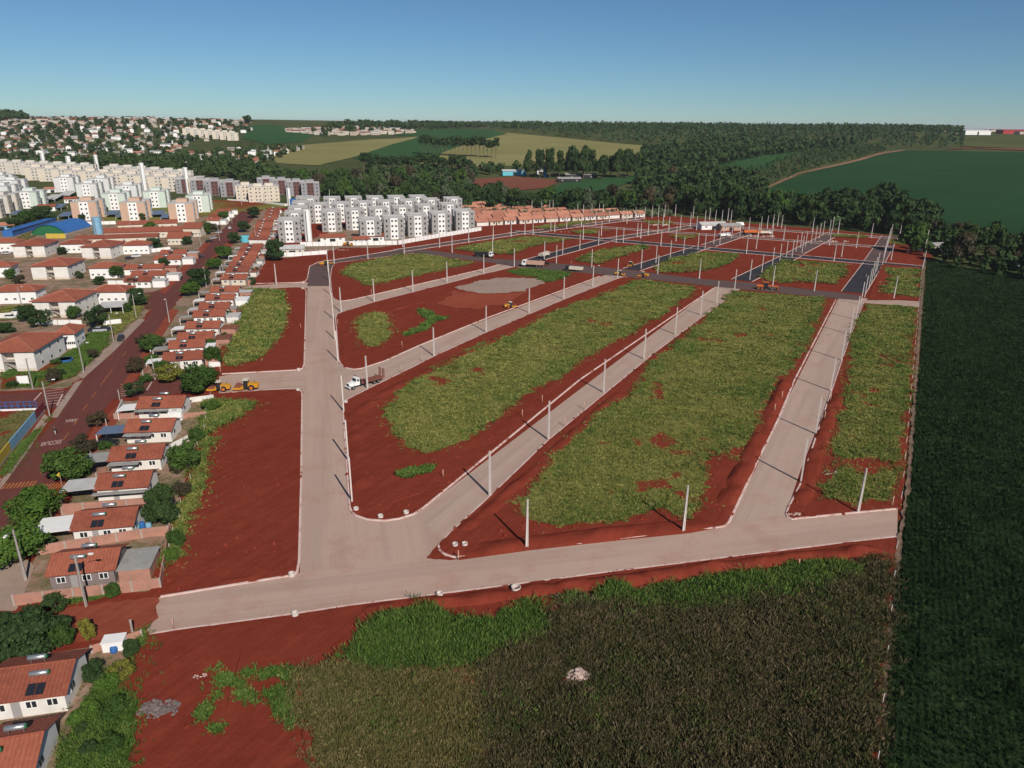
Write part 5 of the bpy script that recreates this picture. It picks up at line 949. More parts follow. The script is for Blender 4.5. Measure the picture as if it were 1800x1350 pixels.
for r_ in range(6):
    for c in range(13 if r_ < 3 else 16):
        p = A0+ax*(c*10.2-(r_*10 if r_ < 3 else r_*16-10)+random.uniform(-.4, .4))+ay*(r_*19+random.uniform(-.5, .5)); p.z = float(H(p.x, p.y))
        o = link('row_house', SH[k % 2], None, p, R(26)+(math.pi if k % 5 == 0 else 0)); tag(o, 'small terracotta-roofed house, number %s along the %s row behind the new apartments' % (ORD[c], ORD[r_]), 'house', 'terracotta row houses'); k += 1
# --- town on the hill at the upper left
TOWN = [([(-60, 296), (140, 288), (300, 270), (330, 255), (440, 232), (430, 219), (330, 213), (120, 210), (-60, 214)], 300, 22, 'house'), ([(270, 285), (330, 272), (420, 262), (500, 262), (535, 262), (470, 285), (420, 292), (330, 292)], 70, 20, 'house')]
pts = []
for i, (px, n, md, _) in enumerate(TOWN): pts += scatter(px, n*4 if i == 0 else n, md, 2600, 400+i)
pts.sort(key=lambda p: p.length); k = 0; rest = []
for p in pts:
    me = random.choice([SH[2], SH[2], SH[3], SH[4], SH[4], SH[5], SH[5], SH[6], SH[7]])
    if k < 300: tag(link('town_house', me, None, p, R(random.choice((12, 102, 20, 110))+random.uniform(-5, 5))), 'small house of the town on the hill at the upper left', 'house', 'town houses'); k += 1
    else: rest.append(p)
def house_mass(name, pts, label, s=1.0):
    for cls, (wall, roof) in enumerate((('far_wall', 'tile_old'), ('far_wall_tan', 'roof_pale'))):
        m = MB()
        for i, p in enumerate(pts):
            if i % 2 != cls: continue
            L, W, h = random.uniform(8, 16)*s, random.uniform(7, 10)*s, random.choice((2.8, 3, 3.2, 5.5, 6)); T = Matrix.Translation(p) @ Matrix.Rotation(R(random.choice((12, 102))), 4, 'Z'); m.cur = 0; m.box(-L/2, L/2, -W/2, W/2, -1, h, T); m.cur = 1
            for q in (-1, 1): m.quad(*[T @ Vector(v) for v in ((-L/2-.3, q*(W/2+.3), h-.1), (L/2+.3, q*(W/2+.3), h-.1), (L/2+.3, 0, h+1.6), (-L/2-.3, 0, h+1.6))])
        o = m.build(name, [wall, roof]); tag(o, label+(' with tiled roofs' if cls == 0 else ' with pale roofs'), 'houses', None, 'stuff')
house_mass('distant_houses', rest, 'farther houses of the hill town')
house_mass('distant_houses', scatter([(500, 231), (560, 226), (720, 230), (730, 234), (620, 238), (560, 237)], 170, 14, 3500, 9)+scatter([(0, 211), (430, 214), (440, 217), (0, 215)], 120, 20, 4000, 12)+scatter([(1640, 232), (1800, 230), (1900, 240), (1690, 240)], 30, 50, 4000, 15), 'distant quarter seen beyond the fields', 1.4)
mass('town_trees', TOWN[0][0], 380, 14, 8, 'leaf_dark', 'trees scattered among the houses of the hill town', 21, .1, 2600, 1.1); mass('town_trees', TOWN[1][0], 90, 16, 8, 'leaf_dark', 'trees among the houses by the pale field', 22, .1, 2600, 1.1)
blocks_c(apartment_proto(16, 20, 4, 'beige', 'cream'), [(322+k*13, 240+k*1.4) for k in range(7)], 16, 20, GRID, lambda i: '%s cream block from the left on the town hill' % ORD[i], 'cream hill blocks')
# farm sheds, far red store
def barn(px, L, W, h, wall, roof, label, rz=0.0, rise=1.5, name='farm_shed', cat='shed'):
    p = at(*px); root = empty(name, p, rz); tag(root, label, cat); gable_parts(root, L, W, h, rise, wall, roof, ribs=1.2, ridge=False); MB().box(-1.5, 1.5, -W/2+.38, -W/2+.46, 0, h*.75).build('door', 'dark', root)
    for x in (-L*.3, L*.3): window(root, x, -W/2+.45, 1.2, 0, 1.2)
for a in [((903, 308), 26, 12, 4.5, 'cyan', 'roof_pale', 'bright blue farm shed at the edge of the ploughed field', .15), ((1000, 320), 24, 10, 3.4, 'dark', 'fibro', 'long low grey-roofed shed, lower of two beside the green field', .1), ((1020, 313), 34, 14, 3.6, 'dark', 'fibro', 'long low grey-roofed shed, upper of two beside the green field', .1), ((950, 306), 9, 7, 4, 'white', 'roof_pale', 'small white farm building with blue silo', .1), ((735, 345), 22, 9, 3, 'cream', 'fibro', 'pale low farm buildings in front of the creek wood', .1), ((715, 312), 12, 7, 3, 'white', 'roof_pale', 'white hut in the valley wood', .1), ((1570, 362), 10, 7, 3, 'white', 'roof_pale', 'white farmhouse in the wood clearing', .1), ((1520, 362), 14, 7, 3, 'white', 'fibro', 'pale farm sheds half hidden by trees', .1), ((1640, 441), 15, 7, 3, 'cream', 'fibro', 'farm building at the top of the crop field', .2), ((1790, 467), 6, 5, 2.6, 'white', 'roof_pale', 'tiny white hut at the right edge above the crop field', .2),
          ((1785, 236), 80, 30, 9, 'red', 'red', 'large red-roofed warehouse on the far right horizon', 0), ((1712, 237), 50, 26, 8, 'white', 'white', 'white warehouse left of the red-roofed one', 0), ((1250, 402), 18, 9, 3.0, 'white', 'roof_pale', 'white open site shed with pale roof', .2), ((1281, 404), 14, 8, 2.8, 'wood', 'fibro', 'brownish site shed beside the white one', .2), ((1299, 402), 5, 4, 2.6, 'fibro', 'white', 'small container office beside the site sheds', .2), ((660, 424), 10, 7, 3, 'white', 'tile', 'small gabled gatehouse inside the new apartment site', R(14)), ((515, 446), 12, 9, 3, 'cream', 'roof_pale', 'pale shed right of the large round tree', R(14)), ((585, 424), 14, 8, 2.6, 'white', 'tile', 'red-roofed low house inside the new apartment site', R(14)), ((635, 428), 9, 6, 2.6, 'white', 'tile', 'white site office beside the gatehouse', R(14)), ((8, 404), 14, 9, 3, 'light_blue', 'tile_far', 'orange-roofed house at the left edge above the hall', GRID), ((85, 370), 12, 8, 3, 'white', 'tile', 'red-roofed house between the shelters', GRID), ((95, 338), 14, 8, 3, 'white', 'tile_far', 'orange-roofed house among the pale blocks', GRID), ((127, 356), 10, 8, 3, 'white', 'tile', 'small red-roofed house below the pale blocks', GRID)]:
    barn(*a)
p = at(525, 362); tag(MB().box(-6, 6, -2, 2, 0, 5.4).box(-6.1, 6.1, -2.1, 2.1, 5.403, 5.55).build('site_container', 'blue', None, p), 'stacked blue site container behind the new apartments', 'container').rotation_euler.z = R(14)
p = at(958, 311); tag(MB().tube([(0, 0, 0), (0, 0, 8), (0, 0, 9.2)], [1.8, 1.8, .3], 14).build('silo', 'blue', None, p), 'blue farm silo beside the white farm building', 'silo')
p = at(431, 425); tag(MB().tube([(0, 0, 0), (0, 0, 3), (0, 0, 3.3)], [2.4, 2.6, 2.2], 14).build('water_tank', 'cyan', None, p), 'bright blue tank beside the dark street tree', 'tank')
p = at(113, 635); tag(MB().tube([(0, 0, 0), (0, 0, .75), (0, 0, .75), (0, 0, .5)], [1.7, 1.8, 1.6, 1.5], 16).build('paddling_pool', 'blue', None, p), 'round blue pool on the corner lawn', 'pool').scale = (1.3, 1, 1)
# ------------------------------------------------------------------ concrete poles
def pole_mesh():
    m = MB()
    for s in (-1, 1): m.prism([(s*.17-.06, -.3), (s*.17+.06, -.3), (s*.075+.035, 8.5), (s*.075-.035, 8.5)], -.13, .13)
    m.prism([(-.15, -.3), (.15, -.3), (.06, 8.48), (-.06, 8.48)], -.05, .05)
    return m.mesh('concrete_pole', 'pole_concrete')
PM = pole_mesh(); PMO = PM.copy(); PMO.materials.clear(); PMO.materials.append(MATS['old_concrete']); PMO.transform(Matrix.Diagonal((.8, .8, 1, 1)))
CROSSARM = MB().box(-.5, .5, -.05, .05, 8.0, 8.12).mesh('crossarm', 'pole_concrete')
LARM = MB().tube([(0, -.1, 7.6), (0, -.9, 8.5), (0, -2.0, 8.75)], .045, 6).mesh('lamp_arm', 'steel'); LHEAD = MB().box(-.16, .16, -2.6, -1.95, 8.68, 8.84).mesh('lamp_head', 'white')
def pole(px, label, group, rz=0.0, s=1.0, lamp=False, name='concrete_pole', z=.05):
    p = at(*px); o = link(name, PMO if name == 'street_light' else PM, None, (p.x, p.y, p.z+z), rz); o.scale = (s*random.uniform(.97, 1.03),)*3
    if lamp: link('lamp_arm', LARM, o); link('lamp_head', LHEAD, o)
    return tag(o, label, 'pole', group)
ROWS = [('on the avenue from the near corner', [(619, 882), (612.5, 811), (604.5, 723.6), (594, 635), (589, 597), (586, 561), (581, 518), (579, 494), (577, 478)], R(104.8)),
        ('along the uppermost gravel road from the avenue', [(600, 549), (658, 531), (726, 513), (786, 497), (850.5, 481), (904, 469)], R(61.5)),
        ('along the truck road from the avenue', [(646, 683), (763, 626), (854.7, 584), (930, 550), (991, 526), (1042, 504), (1085.5, 489)], R(61.5)),
        ('along the central diagonal road from the near end', [(861, 871), (964, 773), (1061, 690), (1132, 631), (1187, 587.5), (1231.7, 553.6), (1259.7, 533), (1291, 511)], R(61.5)),
        ('along the right diagonal road from the near end', [(1407.7, 847), (1434, 763), (1460, 687), (1479, 633), (1494, 588), (1504.5, 562), (1513, 536), (1520, 522), (1527, 508), (1532, 496), (1537, 486), (1541, 477)], R(61.5)),
        ('on the near road from the left', [(926, 963), (1201, 935), (1508, 901)], R(12)),
        ('in the left upper lots beyond the avenue from the left', [(486, 500), (588, 467), (647, 456), (711, 447), (708, 434), (773, 435.5), (795, 444), (824, 427)], R(-17)),
        ('beyond the cross street beside the first asphalt street', [(978, 463), (957, 455.5), (989, 447), (1019, 440), (1052, 432), (1083, 427), (1095.5, 427), (1040, 470)], R(61.5)),
        ('beyond the cross street beside the second asphalt street', [(1127, 472), (1156, 482), (1153, 462), (1178, 454), (1201.5, 445.5), (1226.5, 439), (1239, 439), (1254.5, 429), (1265, 430.5), (1271.5, 416.5), (1286, 419), (1300.7, 415)], R(61.5)),
        ('beyond the cross street beside the third asphalt street', [(1318, 492), (1339, 479.5), (1357.6, 466.7), (1370.5, 458.5), (1381.7, 452.7), (1392, 452.7), (1399, 442), (1409.7, 444.5), (1406.6, 436), (1416, 433.5), (1425.5, 429), (1433, 423.5), (1440, 419), (1446.5, 413.5), (1457.5, 411), (1463, 406)], R(61.5)),
        ('at the far end of the right asphalt street', [(1551, 466.7), (1554.3, 453), (1557, 443), (1560, 434), (1562, 427), (1565, 421), (1622, 472.5), (1624, 450), (1628, 432)], R(61.5)),
        ('standing alone in the lots past the cross street', [(1229, 490), (1358, 503), (1431, 511.7), (1570.7, 525), (1311.7, 446), (1329, 437.5), (1465.7, 459), (1479, 451), (1457.5, 431), (1505, 436), (1566, 457), (1595, 443), (1531, 418), (1580, 422)], R(20)),
        ('on the left far lots near the terracotta houses', [(866, 451), (867, 421), (898.5, 416), (922.7, 413), (937, 413), (968, 406), (975, 408), (996, 402.5), (1022, 398.5), (1047, 394.5), (1071, 390.5), (1102, 392.7), (1025, 421), (1057, 414)], R(10)),
        ('on the farthest middle lots', [(1120, 417), (1126, 419), (1139, 414), (1156, 409.5), (1175.5, 405.5), (1195.5, 402.7), (1213, 399), (1224, 404.5), (1161.5, 432.7), (1188, 424), (1165, 398)], R(10)),
        ('along the far wooded edge of the site from the left', [(1095.5, 388), (1116.7, 386), (1133, 385), (1146, 383), (1157, 382), (1168, 381.5), (1186.7, 380.5), (1218, 384), (1239, 391), (1247, 387), (1257, 392), (1268.5, 391), (1279, 388), (1284.4, 391), (1316, 406), (1332.7, 416.5), (1337, 405), (1348, 402.5), (1358, 401), (1366.5, 398), (1373.5, 401), (1428, 407), (1472.7, 411)], R(10)),
        ('among the bigger soil heaps by the site sheds', [(1357, 417.7), (1377, 422)], R(10)),
        ('in front of the creek wood behind the terracotta houses', [(580, 352), (598, 353), (632, 357), (646, 361), (690, 363), (698, 364), (728, 362), (736, 364), (782, 365), (796, 363), (812, 364), (830, 366), (848, 369), (862, 365), (885, 367), (910, 372), (935, 373), (952, 374), (966, 372), (972, 372), (1010, 376), (1015, 379), (1025, 381), (1040, 380), (1053, 378), (1060, 380)], R(10))]
for name, L, rz in ROWS:
    for i, px in enumerate(L): pole(px, 'white concrete pole, %s %s' % (ORD[i], name), 'bare concrete poles', rz, lamp=(px in ((1042, 504), (1366.5, 398), (1463, 406))))
for i, (px, rz) in enumerate([((58, 684), 1.2), ((88, 732), 1.9), ((148, 656), 1.9), ((200, 600), 1.9), ((240, 560), 1.9), ((152, 1066), 1.6), ((46, 1020), 0.2), ((273, 667), .5), ((298, 567), .3), ((363, 505), .3), ((386, 423), .3), ((353, 433), 1.9), ((368, 408), 1.9), ((408, 393), 1.9), ((425, 362), 0), ((465, 358), 0), ((231, 408), 1.9), ((395, 500), .3), ((450, 425), .3), ((40, 545), 1.2)]):
    o = pole(px, 'grey street light pole with arm, %s' % ['on the corner lawn by the billboard', 'at the end of the painted school wall', 'second on the left verge of the old street', 'beside the parked black cars', 'beside the lawn with the grey carport', 'before the long brick wall on the dirt street', 'on the concrete pavement of the nearest house', 'at the garden corner of the side street', 'over the right side of the old street', 'beside the large dark street tree', 'by the dark tree at the blue tank', 'left of the old street beyond the bend', 'beside the school parking', 'near the head of the old street', 'below the white wall of the cream blocks', 'beside the far street end', 'standing in the school roofs', 'before the ninth row house', 'among the far row houses', 'before the second hipped block'][i], 'street light poles', rz, .95, True, 'street_light')
for i, px in enumerate([(127, 850), (160, 800), (188, 750), (211, 704), (92, 917), (235, 1120)]):
    p = at(*px); tag(MB().box(-.09, .09, -.09, .09, -.1, 2.6).box(-.12, .12, -.12, .12, 2.603, 2.68).build('gate_post', 'concrete', None, p), 'grey meter post at the front of the %s plot of the near house row' % ['third', 'fourth', 'fifth', 'sixth', 'second', 'garden'][i], 'post')
# wooden survey stakes
for i, px in enumerate([(707, 612), (705, 655), (742, 635), (620, 545), (653, 518), (594, 572), (918, 735), (953, 709), (993, 750), (1027, 720), (1361, 725), (1374, 702), (1449, 738), (1459, 706), (1568, 891), (306, 1107), (529, 578), (389, 690), (388, 656), (806, 985), (1004, 465), (1522, 488), (779, 840), (1403, 1000)]):
    p = at(*px); m = MB(); m.box(-.07, .07, -.05, .05, -.1, 2.0 if i < 15 else 1.6); o = m.build('survey_stake', 'wood', None, (p.x, p.y, .12), random.uniform(0, 1)); o.rotation_euler.x = random.uniform(-.06, .06)
    tag(o, 'thin pinkish wooden survey stake standing in the red soil beside the roads', 'stake', 'survey stakes')
# manhole shafts of precast concrete
def ring_mesh(r=.55, h=.5, t=.1):
    m = MB(); N = 20
    for k in range(N):
        a, b = 2*math.pi*k/N, 2*math.pi*(k+1)/N
        c = lambda t_, rr, z: (math.cos(t_)*rr, math.sin(t_)*rr, z)
        m.quad(c(a, r, -.1), c(b, r, -.1), c(b, r, h), c(a, r, h)); m.quad(c(a, r, h), c(b, r, h), c(b, r-t, h), c(a, r-t, h)); m.quad(c(a, r-t, h), c(b, r-t, h), c(b, r-t, -.05), c(a, r-t, -.05))
    m.cur = 1; m.quad(*[(math.cos(2*math.pi*k/N)*(r-t), math.sin(2*math.pi*k/N)*(r-t), -.04) for k in range(N)])
    return m.mesh('manhole_ring', ['pole_concrete', 'dark'])
RM = ring_mesh(.45, .42, .09); RBIG = ring_mesh(.68, .75, .11)
for px, lab, big in [((907, 1040), 'wide concrete pipe ring below the bottom road', 1), ((773, 1047), 'concrete ring at the bottom road kerb left of the wide pipe ring', 0), ((519, 1082), 'half-buried concrete ring at the bottom road kerb', 0), ((513, 1012), 'concrete ring at the rounded corner of the big bare lot', 0), ((626, 897), 'left of three concrete rings at the rounded kerb', 0), ((669, 910), 'middle of three concrete rings at the rounded kerb', 0), ((714, 903), 'right of three concrete rings at the rounded kerb', 0), ((800, 960), 'left broken concrete ring at the triangular corner', 0), ((817, 959), 'right broken concrete ring at the triangular corner', 0), ((608, 708), 'concrete ring at the corner below the flatbed truck', 0), ((525, 651), 'concrete ring above the gravel side road', 0), ((524, 687), 'concrete ring below the gravel side road', 0), ((533, 497), 'concrete ring at the dark avenue corner', 0), ((532, 508), 'concrete ring at the grass lot corner', 0), ((1009, 1188), None, 0)]:
    if lab: p = at(*px); tag(link('manhole_ring', RBIG if big else RM, None, (p.x, p.y, .12)), lab, 'manhole')
# rubble and stones
def rock_mesh(seed):
    r = random.Random(seed); bm = bmesh.new(); bmesh.ops.create_icosphere(bm, subdivisions=1, radius=1)
    for v in bm.verts: v.co *= r.uniform(.65, 1.15); v.co.z *= .6
    me = bpy.data.meshes.new('stone'); bm.to_mesh(me); bm.free(); return me
RK = [rock_mesh(i) for i in range(4)]
for me in RK: me.materials.append(MATS['stone'])
RG = [m_.copy() for m_ in RK]
for me in RG: me.materials.clear(); me.materials.append(MATS['stone_grey'])
def heap(px, n, rx, ry, s, label, meshes, name='rubble_heap', mound=None):
    p = at(*px); root = empty(name, (p.x, p.y, .1)); tag(root, label, 'rubble'); r = random.Random(n)
    if mound: q = link('mound', meshes[0], root, (0, 0, 0)); q.scale = (rx*.8, ry*.8, mound)
    for i in range(n):
        t, d = r.uniform(0, 6.28), math.sqrt(r.random()); o = link('stone', meshes[i % 4], root, (math.cos(t)*d*rx, math.sin(t)*d*ry, r.uniform(0, .15)+(mound or 0)*(1-d)*.6), r.uniform(0, 6)); k = s*r.uniform(.4, 1.3); o.scale = (k, k*r.uniform(.6, 1), k)
heap((1016, 1190), 60, 1.35, 1.2, .26, 'pale heap of broken stones in the brown grass', RK, mound=1.25)
heap((280, 1248), 120, 2.4, 1.4, .27, 'grey broken concrete rubble on red soil by the weedy garden', RG, mound=.25)
heap((352, 1190), 14, .9, .6, .2, 'pale twiggy debris heap left of the largest weed patch', RK); heap((1034, 748), 12, 1.2, .9, .35, 'pale stone heap at the edge of the widest grass lot', RK); heap((1458, 832), 16, 1.5, 1.0, .3, 'pale stones beside the narrow grass lot', RK); heap((1395, 905), 14, 1.3, .5, .3, 'brown stones at the acute kerb corner', RK); heap((1340, 416), 26, 9, 3, .9, 'orange soil and debris heaps by the site sheds', RK); heap((1465, 425), 24, 9, 2, .7, 'pale debris line across a far lot', RK); heap((1150, 396), 8, 3, 2, 1.0, 'small pale gravel heap on the far lots', RK, mound=1.2); heap((1168, 396), 8, 3, 2, 1.0, 'pale gravel heap right of the small one', RK, mound=1.4); heap((572, 440), 40, 12, 1.5, .5, 'pale building rubble along the new apartment site wall', RK); heap((1000, 408), 20, 14, 1.2, .45, 'pale kerb stones laid out along the far street', RK); heap((925, 468), 9, 2, 1, .4, 'rubble beside the parked trucks', RG)
# ------------------------------------------------------------------ vehicles
WHEEL = MB().tube([(0, -.5, 0), (0, -.46, 0), (0, .46, 0), (0, .5, 0)], [.42, .5, .5, .42], 16).mesh('tyre', 'rubber'); RIM = MB().tube([(0, -.51, 0), (0, .51, 0)], .27, 12).mesh('rim', 'orange'); RIMW = MB().tube([(0, -.51, 0), (0, .51, 0)], .24, 12).mesh('rim', 'steel')
def wheel(root, x, y, r, w=.5, rim=RIMW):
    o = link('wheel', WHEEL, root, (x, y, r)); o.scale = (r*2, w, r*2); link('rim', rim, o)
def vroot(name, px, rz, label, cat, z=.03): p = at(*px); o = empty(name, (p.x, p.y, z if p.y < 560 else p.z), rz); return tag(o, label, cat)
def roller(px, rz, label, s=1, canopy=True):
    o = vroot('road_roller', px, rz, label, 'road roller'); o.scale = (s, s, s)
    MB().tube([(-2.0, -1.05, .78), (-2.0, 1.05, .78)], .78, 24).build('drum', 'rust', o)
    MB().box(-3.0, -2.84, -1.25, 1.25, .45, .85).box(-2.84, -.9, -1.25, -1.1, .45, .9).box(-2.84, -.9, 1.1, 1.25, .45, .9).box(-1.2, -.55, -1.1, 1.1, .5, .95).build('drum_frame', 'yellow', o)
    MB().prism([(.55, .75), (2.9, .75), (3.0, 1.2), (2.7, 1.75), (.55, 1.85)], -.85, .85).build('engine_hood', 'yellow', o); MB().box(-.5, .55, -.7, .7, .55, 1.1).build('chassis', 'dark', o)
    MB().box(-.45, .5, -.75, .75, 1.1, 2.55).build('cab', 'glass', o); MB().box(-.65, .7, -.9, .9, 2.6, 2.75).build('canopy', 'cream', o)
    for x in (-.42, .47):
        for y in (-.74, .74): MB().box(x-.05, x+.05, y-.05, y+.05, 1.0, 2.6).build('cab_post', 'dark', o)
    for y in (-.95, .95): wheel(o, 1.35, y, .76, .5, RIM)
    MB().tube([(2.0, .3, 1.7), (2.0, .3, 2.4)], .06, 6).build('exhaust', 'dark', o); MB().box(-.3, .2, -.3, .3, 1.15, 1.6).build('seat', 'dark', o)
roller((434, 685), R(6), 'yellow soil roller in front, right of the pair on the gravel side road'); roller((386, 687), R(6), 'yellow soil roller behind, left of the pair by the big tree', .92)
roller((897, 541), R(200), 'small yellow roller beside the truck road', .8); roller((1090, 484), R(170), 'orange roller at the junction of the truck road', .8); roller((1130, 487), R(-17), 'yellow roller on the brown cross street', .85); roller((1108, 468), R(61), 'small roller on the fresh black asphalt', .8); roller((612, 432), R(190), 'yellow roller by the new apartment wall', .9)
def truck(px, rz, label, cab='white', body='tipper', s=1, load=None):
    o = vroot('dump_truck' if body == 'tipper' else 'flatbed_truck', px, rz, label, 'truck'); o.scale = (s, s, s)
    MB().box(-4.2, 5.0, -.5, .5, .75, 1.05).build('chassis', 'dark', o)
    if body == 'flat':
        MB().prism([(2.7, .9), (4.35, .9), (4.35, 1.55), (4.2, 1.75), (3.85, 1.85), (3.55, 2.65), (2.7, 2.7)], -1.0, 1.0).build('cab', cab, o); MB().prism([(4.30, .95), (5.6, .95), (5.62, 1.55), (4.32, 1.75)], -.62, .62).build('bonnet', cab, o)
        MB().box(5.62, 5.68, -.45, .45, .95, 1.5).build('grille', 'dark', o); MB().box(5.55, 5.85, -1.15, 1.15, .55, .85).build('bumper', cab, o)
        for y in (-.85, .85): MB().box(4.5, 5.5, y-.25, y+.25, .95, 1.25).build('mudguard', cab, o); MB().tube([(5.5, y, 1.1), (5.58, y, 1.1)], .13, 10).build('headlight', 'steel', o); MB().box(2.9, 3.5, y*1.2-.012, y*1.2+.012, 1.9, 2.5).build('side_window', 'glass', o)
        q = MB(); q.quad((3.87, -.85, 1.9), (3.87, .85, 1.9), (3.6, .85, 2.58), (3.6, -.85, 2.58)); q.build('windscreen', 'glass', o)
        MB().box(-4.6, 2.3, -1.25, 1.25, 1.06, 1.28).build('flatbed', 'rust', o); MB().box(2.32, 2.45, -1.2, 1.2, 1.06, 2.3).build('headboard', 'dark', o)
        for y in (-.75, .75):
            for yy in (-.36, .36): MB().box(-4.85, -4.65, y+yy-.05, y+yy+.05, 1.1, 3.5).build('ramp_rail', 'rust', o)
            for z in (1.5, 2.0, 2.5, 3.0, 3.4): MB().box(-4.82, -4.68, y-.30, y+.30, z-.05, z+.05).build('ramp_rung', 'rust', o)
    else:
        MB().prism([(3.1, .8), (4.9, .8), (4.9, 1.7), (4.65, 2.7), (3.1, 2.75)], -1.2, 1.2).build('cab', cab, o)
        q = MB(); q.quad((4.92, -1.05, 1.75), (4.92, 1.05, 1.75), (4.71, 1.05, 2.55), (4.71, -1.05, 2.55)); q.build('windscreen', 'glass', o)
        for y in (-1, 1): MB().box(3.4, 4.4, y*1.21-.012, y*1.21+.012, 1.75, 2.5).build('side_window', 'glass', o)
        MB().box(4.85, 5.1, -1.2, 1.2, .5, .85).build('bumper', 'dark', o)
        MB().prism([(-4.3, 1.1), (2.9, 1.1), (2.9, 2.5), (-4.5, 2.4)], -1.24, 1.24).build('tipper_body', load or 'wood', o)
    for x in (3.9 if body == 'tipper' else 4.7, -1.6, -2.9):
        for y in (-1.0, 1.0): wheel(o, x, y, .5, .34)
truck((645, 676), R(225), 'white bonneted flatbed truck with rusty loading ramps on the gravel road', 'white', 'flat', .97)
truck((850, 452), R(-15), 'white-cabbed tipper truck at the left on the cross street', 'white', 'tipper', 1, 'dark'); truck((938, 469), R(165), 'cream tipper truck, longest, at the head of the uppermost gravel road', 'white', 'tipper', 1.1, 'wood'); truck((1010, 477), R(160), 'cream tipper truck facing left on the cross street', 'dark', 'tipper', .85, 'cream'); truck((956, 452), R(61), 'pale covered truck on the first asphalt street', 'cream', 'tipper', .9, 'cream'); truck((1272, 417), R(30), 'white van truck below the site sheds', 'white', 'tipper', .9, 'white'); truck((1320, 412), R(5), 'orange tipper truck by the soil heaps', 'orange', 'tipper', 1.1, 'orange'); truck((1344, 412), R(5), 'white-cabbed truck right of the orange tipper', 'white', 'tipper', .8, 'cream')
def grader(px, rz, label, col='orange', s=1):
    o = vroot('motor_grader', px, rz, label, 'grader'); o.scale = (s, s, s)
    MB().prism([(-3.6, 1.0), (-.9, 1.0), (-.9, 2.0), (-3.6, 1.8)], -.6, .6).build('engine_hood', col, o); MB().box(-.85, .7, -.75, .75, 1.0, 2.9).build('cab', 'glass', o); MB().box(-1.0, .85, -.9, .9, 2.903, 3.05).build('cab_roof', col, o)
    MB().prism([(.7, 1.5), (4.6, 1.2), (4.9, 1.0), (4.9, 1.35), (4.5, 1.65), (.7, 1.9)], -.18, .18).build('front_frame', col, o); MB().box(-3.4, .8, -.4, .4, .7, 1.0).build('chassis', 'dark', o)
    MB().box(1.6, 1.75, -1.8, 1.8, .05, .65, Matrix.Rotation(R(18), 4, 'Z')).build('blade', 'steel', o)
    for x in (-2.9, -1.5, 4.7):
        for y in (-.95, .95): wheel(o, x, y, .62, .4, RIM)
grader((1346, 509), R(-16), 'orange motor grader on the brown cross street before the widest lot'); grader((573, 467), R(10), 'yellow loader at the bend of the dark avenue', 'yellow', .8); grader((955, 466), R(150), 'dark grader behind the longest tipper truck', 'dark', .8); grader((925, 466), R(100), 'small orange machine left of the longest tipper truck', 'orange', .5)
def car(px, rz, label, mat):
    o = vroot('car', px, rz, label, 'car')
    MB().prism([(-2.0, .3), (2.0, .3), (2.05, .7), (1.9, .85), (.95, .95), (-1.9, .98), (-2.05, .6)], -.82, .82).build('body', mat, o); MB().prism([(-1.75, .96), (1.0, .93), (.35, 1.42), (-1.3, 1.45)], -.7, .7).build('windows', 'glass', o); MB().box(-1.25, .3, -.66, .66, 1.42, 1.47).build('roof', mat, o)
    for x in (-1.3, 1.3):
        for y in (-.72, .72): wheel(o, x, y, .31, .2)
    for y in (-.6, .6): MB().box(2.0, 2.08, y-.15, y+.15, .6, .75).build('headlight', 'steel', o); MB().box(-2.08, -2.0, y-.12, y+.12, .6, .78).build('tail_light', 'red', o)
S = R(-71)
for px, rz, lab, mat in [((213, 598), S, 'black car driving on the old street', 'car_black'), ((168, 583), R(15), 'left black car parked under the open tree', 'car_black'), ((177, 583), R(15), 'silver car parked between the black ones', 'silver_paint'), ((186, 582), R(15), 'right black car parked by the white signboard wall', 'car_black'), ((34, 551), R(10), 'upper white car parked by the weathered wall', 'car_white'), ((20, 560), R(10), 'lower white car parked by the weathered wall', 'car_white'), ((317, 491), S, 'dark car far up the old street', 'car_black'), ((404, 402), S, 'white car near the head of the old street', 'car_white'), ((352, 453), R(20), 'dark car parked at the left street side', 'car_black'), ((228, 456), R(15), 'dark car parked in the yard right of the hipped block', 'car_black'), ((240, 452), R(15), 'white car parked in the yard right of the hipped block', 'car_white'), ((368, 426), R(60), 'dark car in the school parking, nearest', 'car_black'), ((376, 420), R(60), 'silver car in the school parking, middle', 'silver_paint'), ((384, 410), R(60), 'silver car in the school parking, farthest', 'silver_paint'), ((12, 447), R(10), 'silver car under the left-edge trees', 'silver_paint'), ((190, 783), R(15), 'dark car under the blue-grey carport', 'car_black'), ((182, 483), R(12), 'white car beside the long hipped wing', 'car_white')]: car(px, rz, lab, mat)
# yellow crossing sign, barrels, fence posts of the field
p = at(110, 857); o = empty('crossing_sign', p, R(20)); tag(o, 'yellow diamond crossing sign beside the clipped street tree', 'sign'); MB().tube([(0, 0, -.1), (0, 0, 2.9)], .045, 6).build('post', 'concrete', o)
q = MB().box(-.36, .36, -.02, .02, -.36, .36).build('sign_plate', 'sun_yellow', o, (0, -.06, 2.6)); q.rotation_euler = (0, R(45), 0); MB().box(-.03, .03, -.012, .012, -.2, .1).build('walking_figure', 'dark', o, (0, -.10, 2.6))
for i, (px, h, mat, lab) in enumerate([((241, 931), .9, 'cyan', 'light blue barrel behind the second row house'), ((251, 929), 1.2, 'blue', 'dark blue barrel behind the second row house'), ((262, 929), 1.0, 'light_blue', 'pale blue barrel beside the dark blue one'), ((201, 1146), .8, 'blue', 'blue tarp-covered drum at the garden wall')]):
    p = at(*px); tag(MB().tube([(0, 0, 0), (0, 0, h*.1), (0, 0, h*.5), (0, 0, h*.9), (0, 0, h)], [.36, .42, .46, .42, .36], 14).build('barrel', mat, None, p), lab, 'barrel')
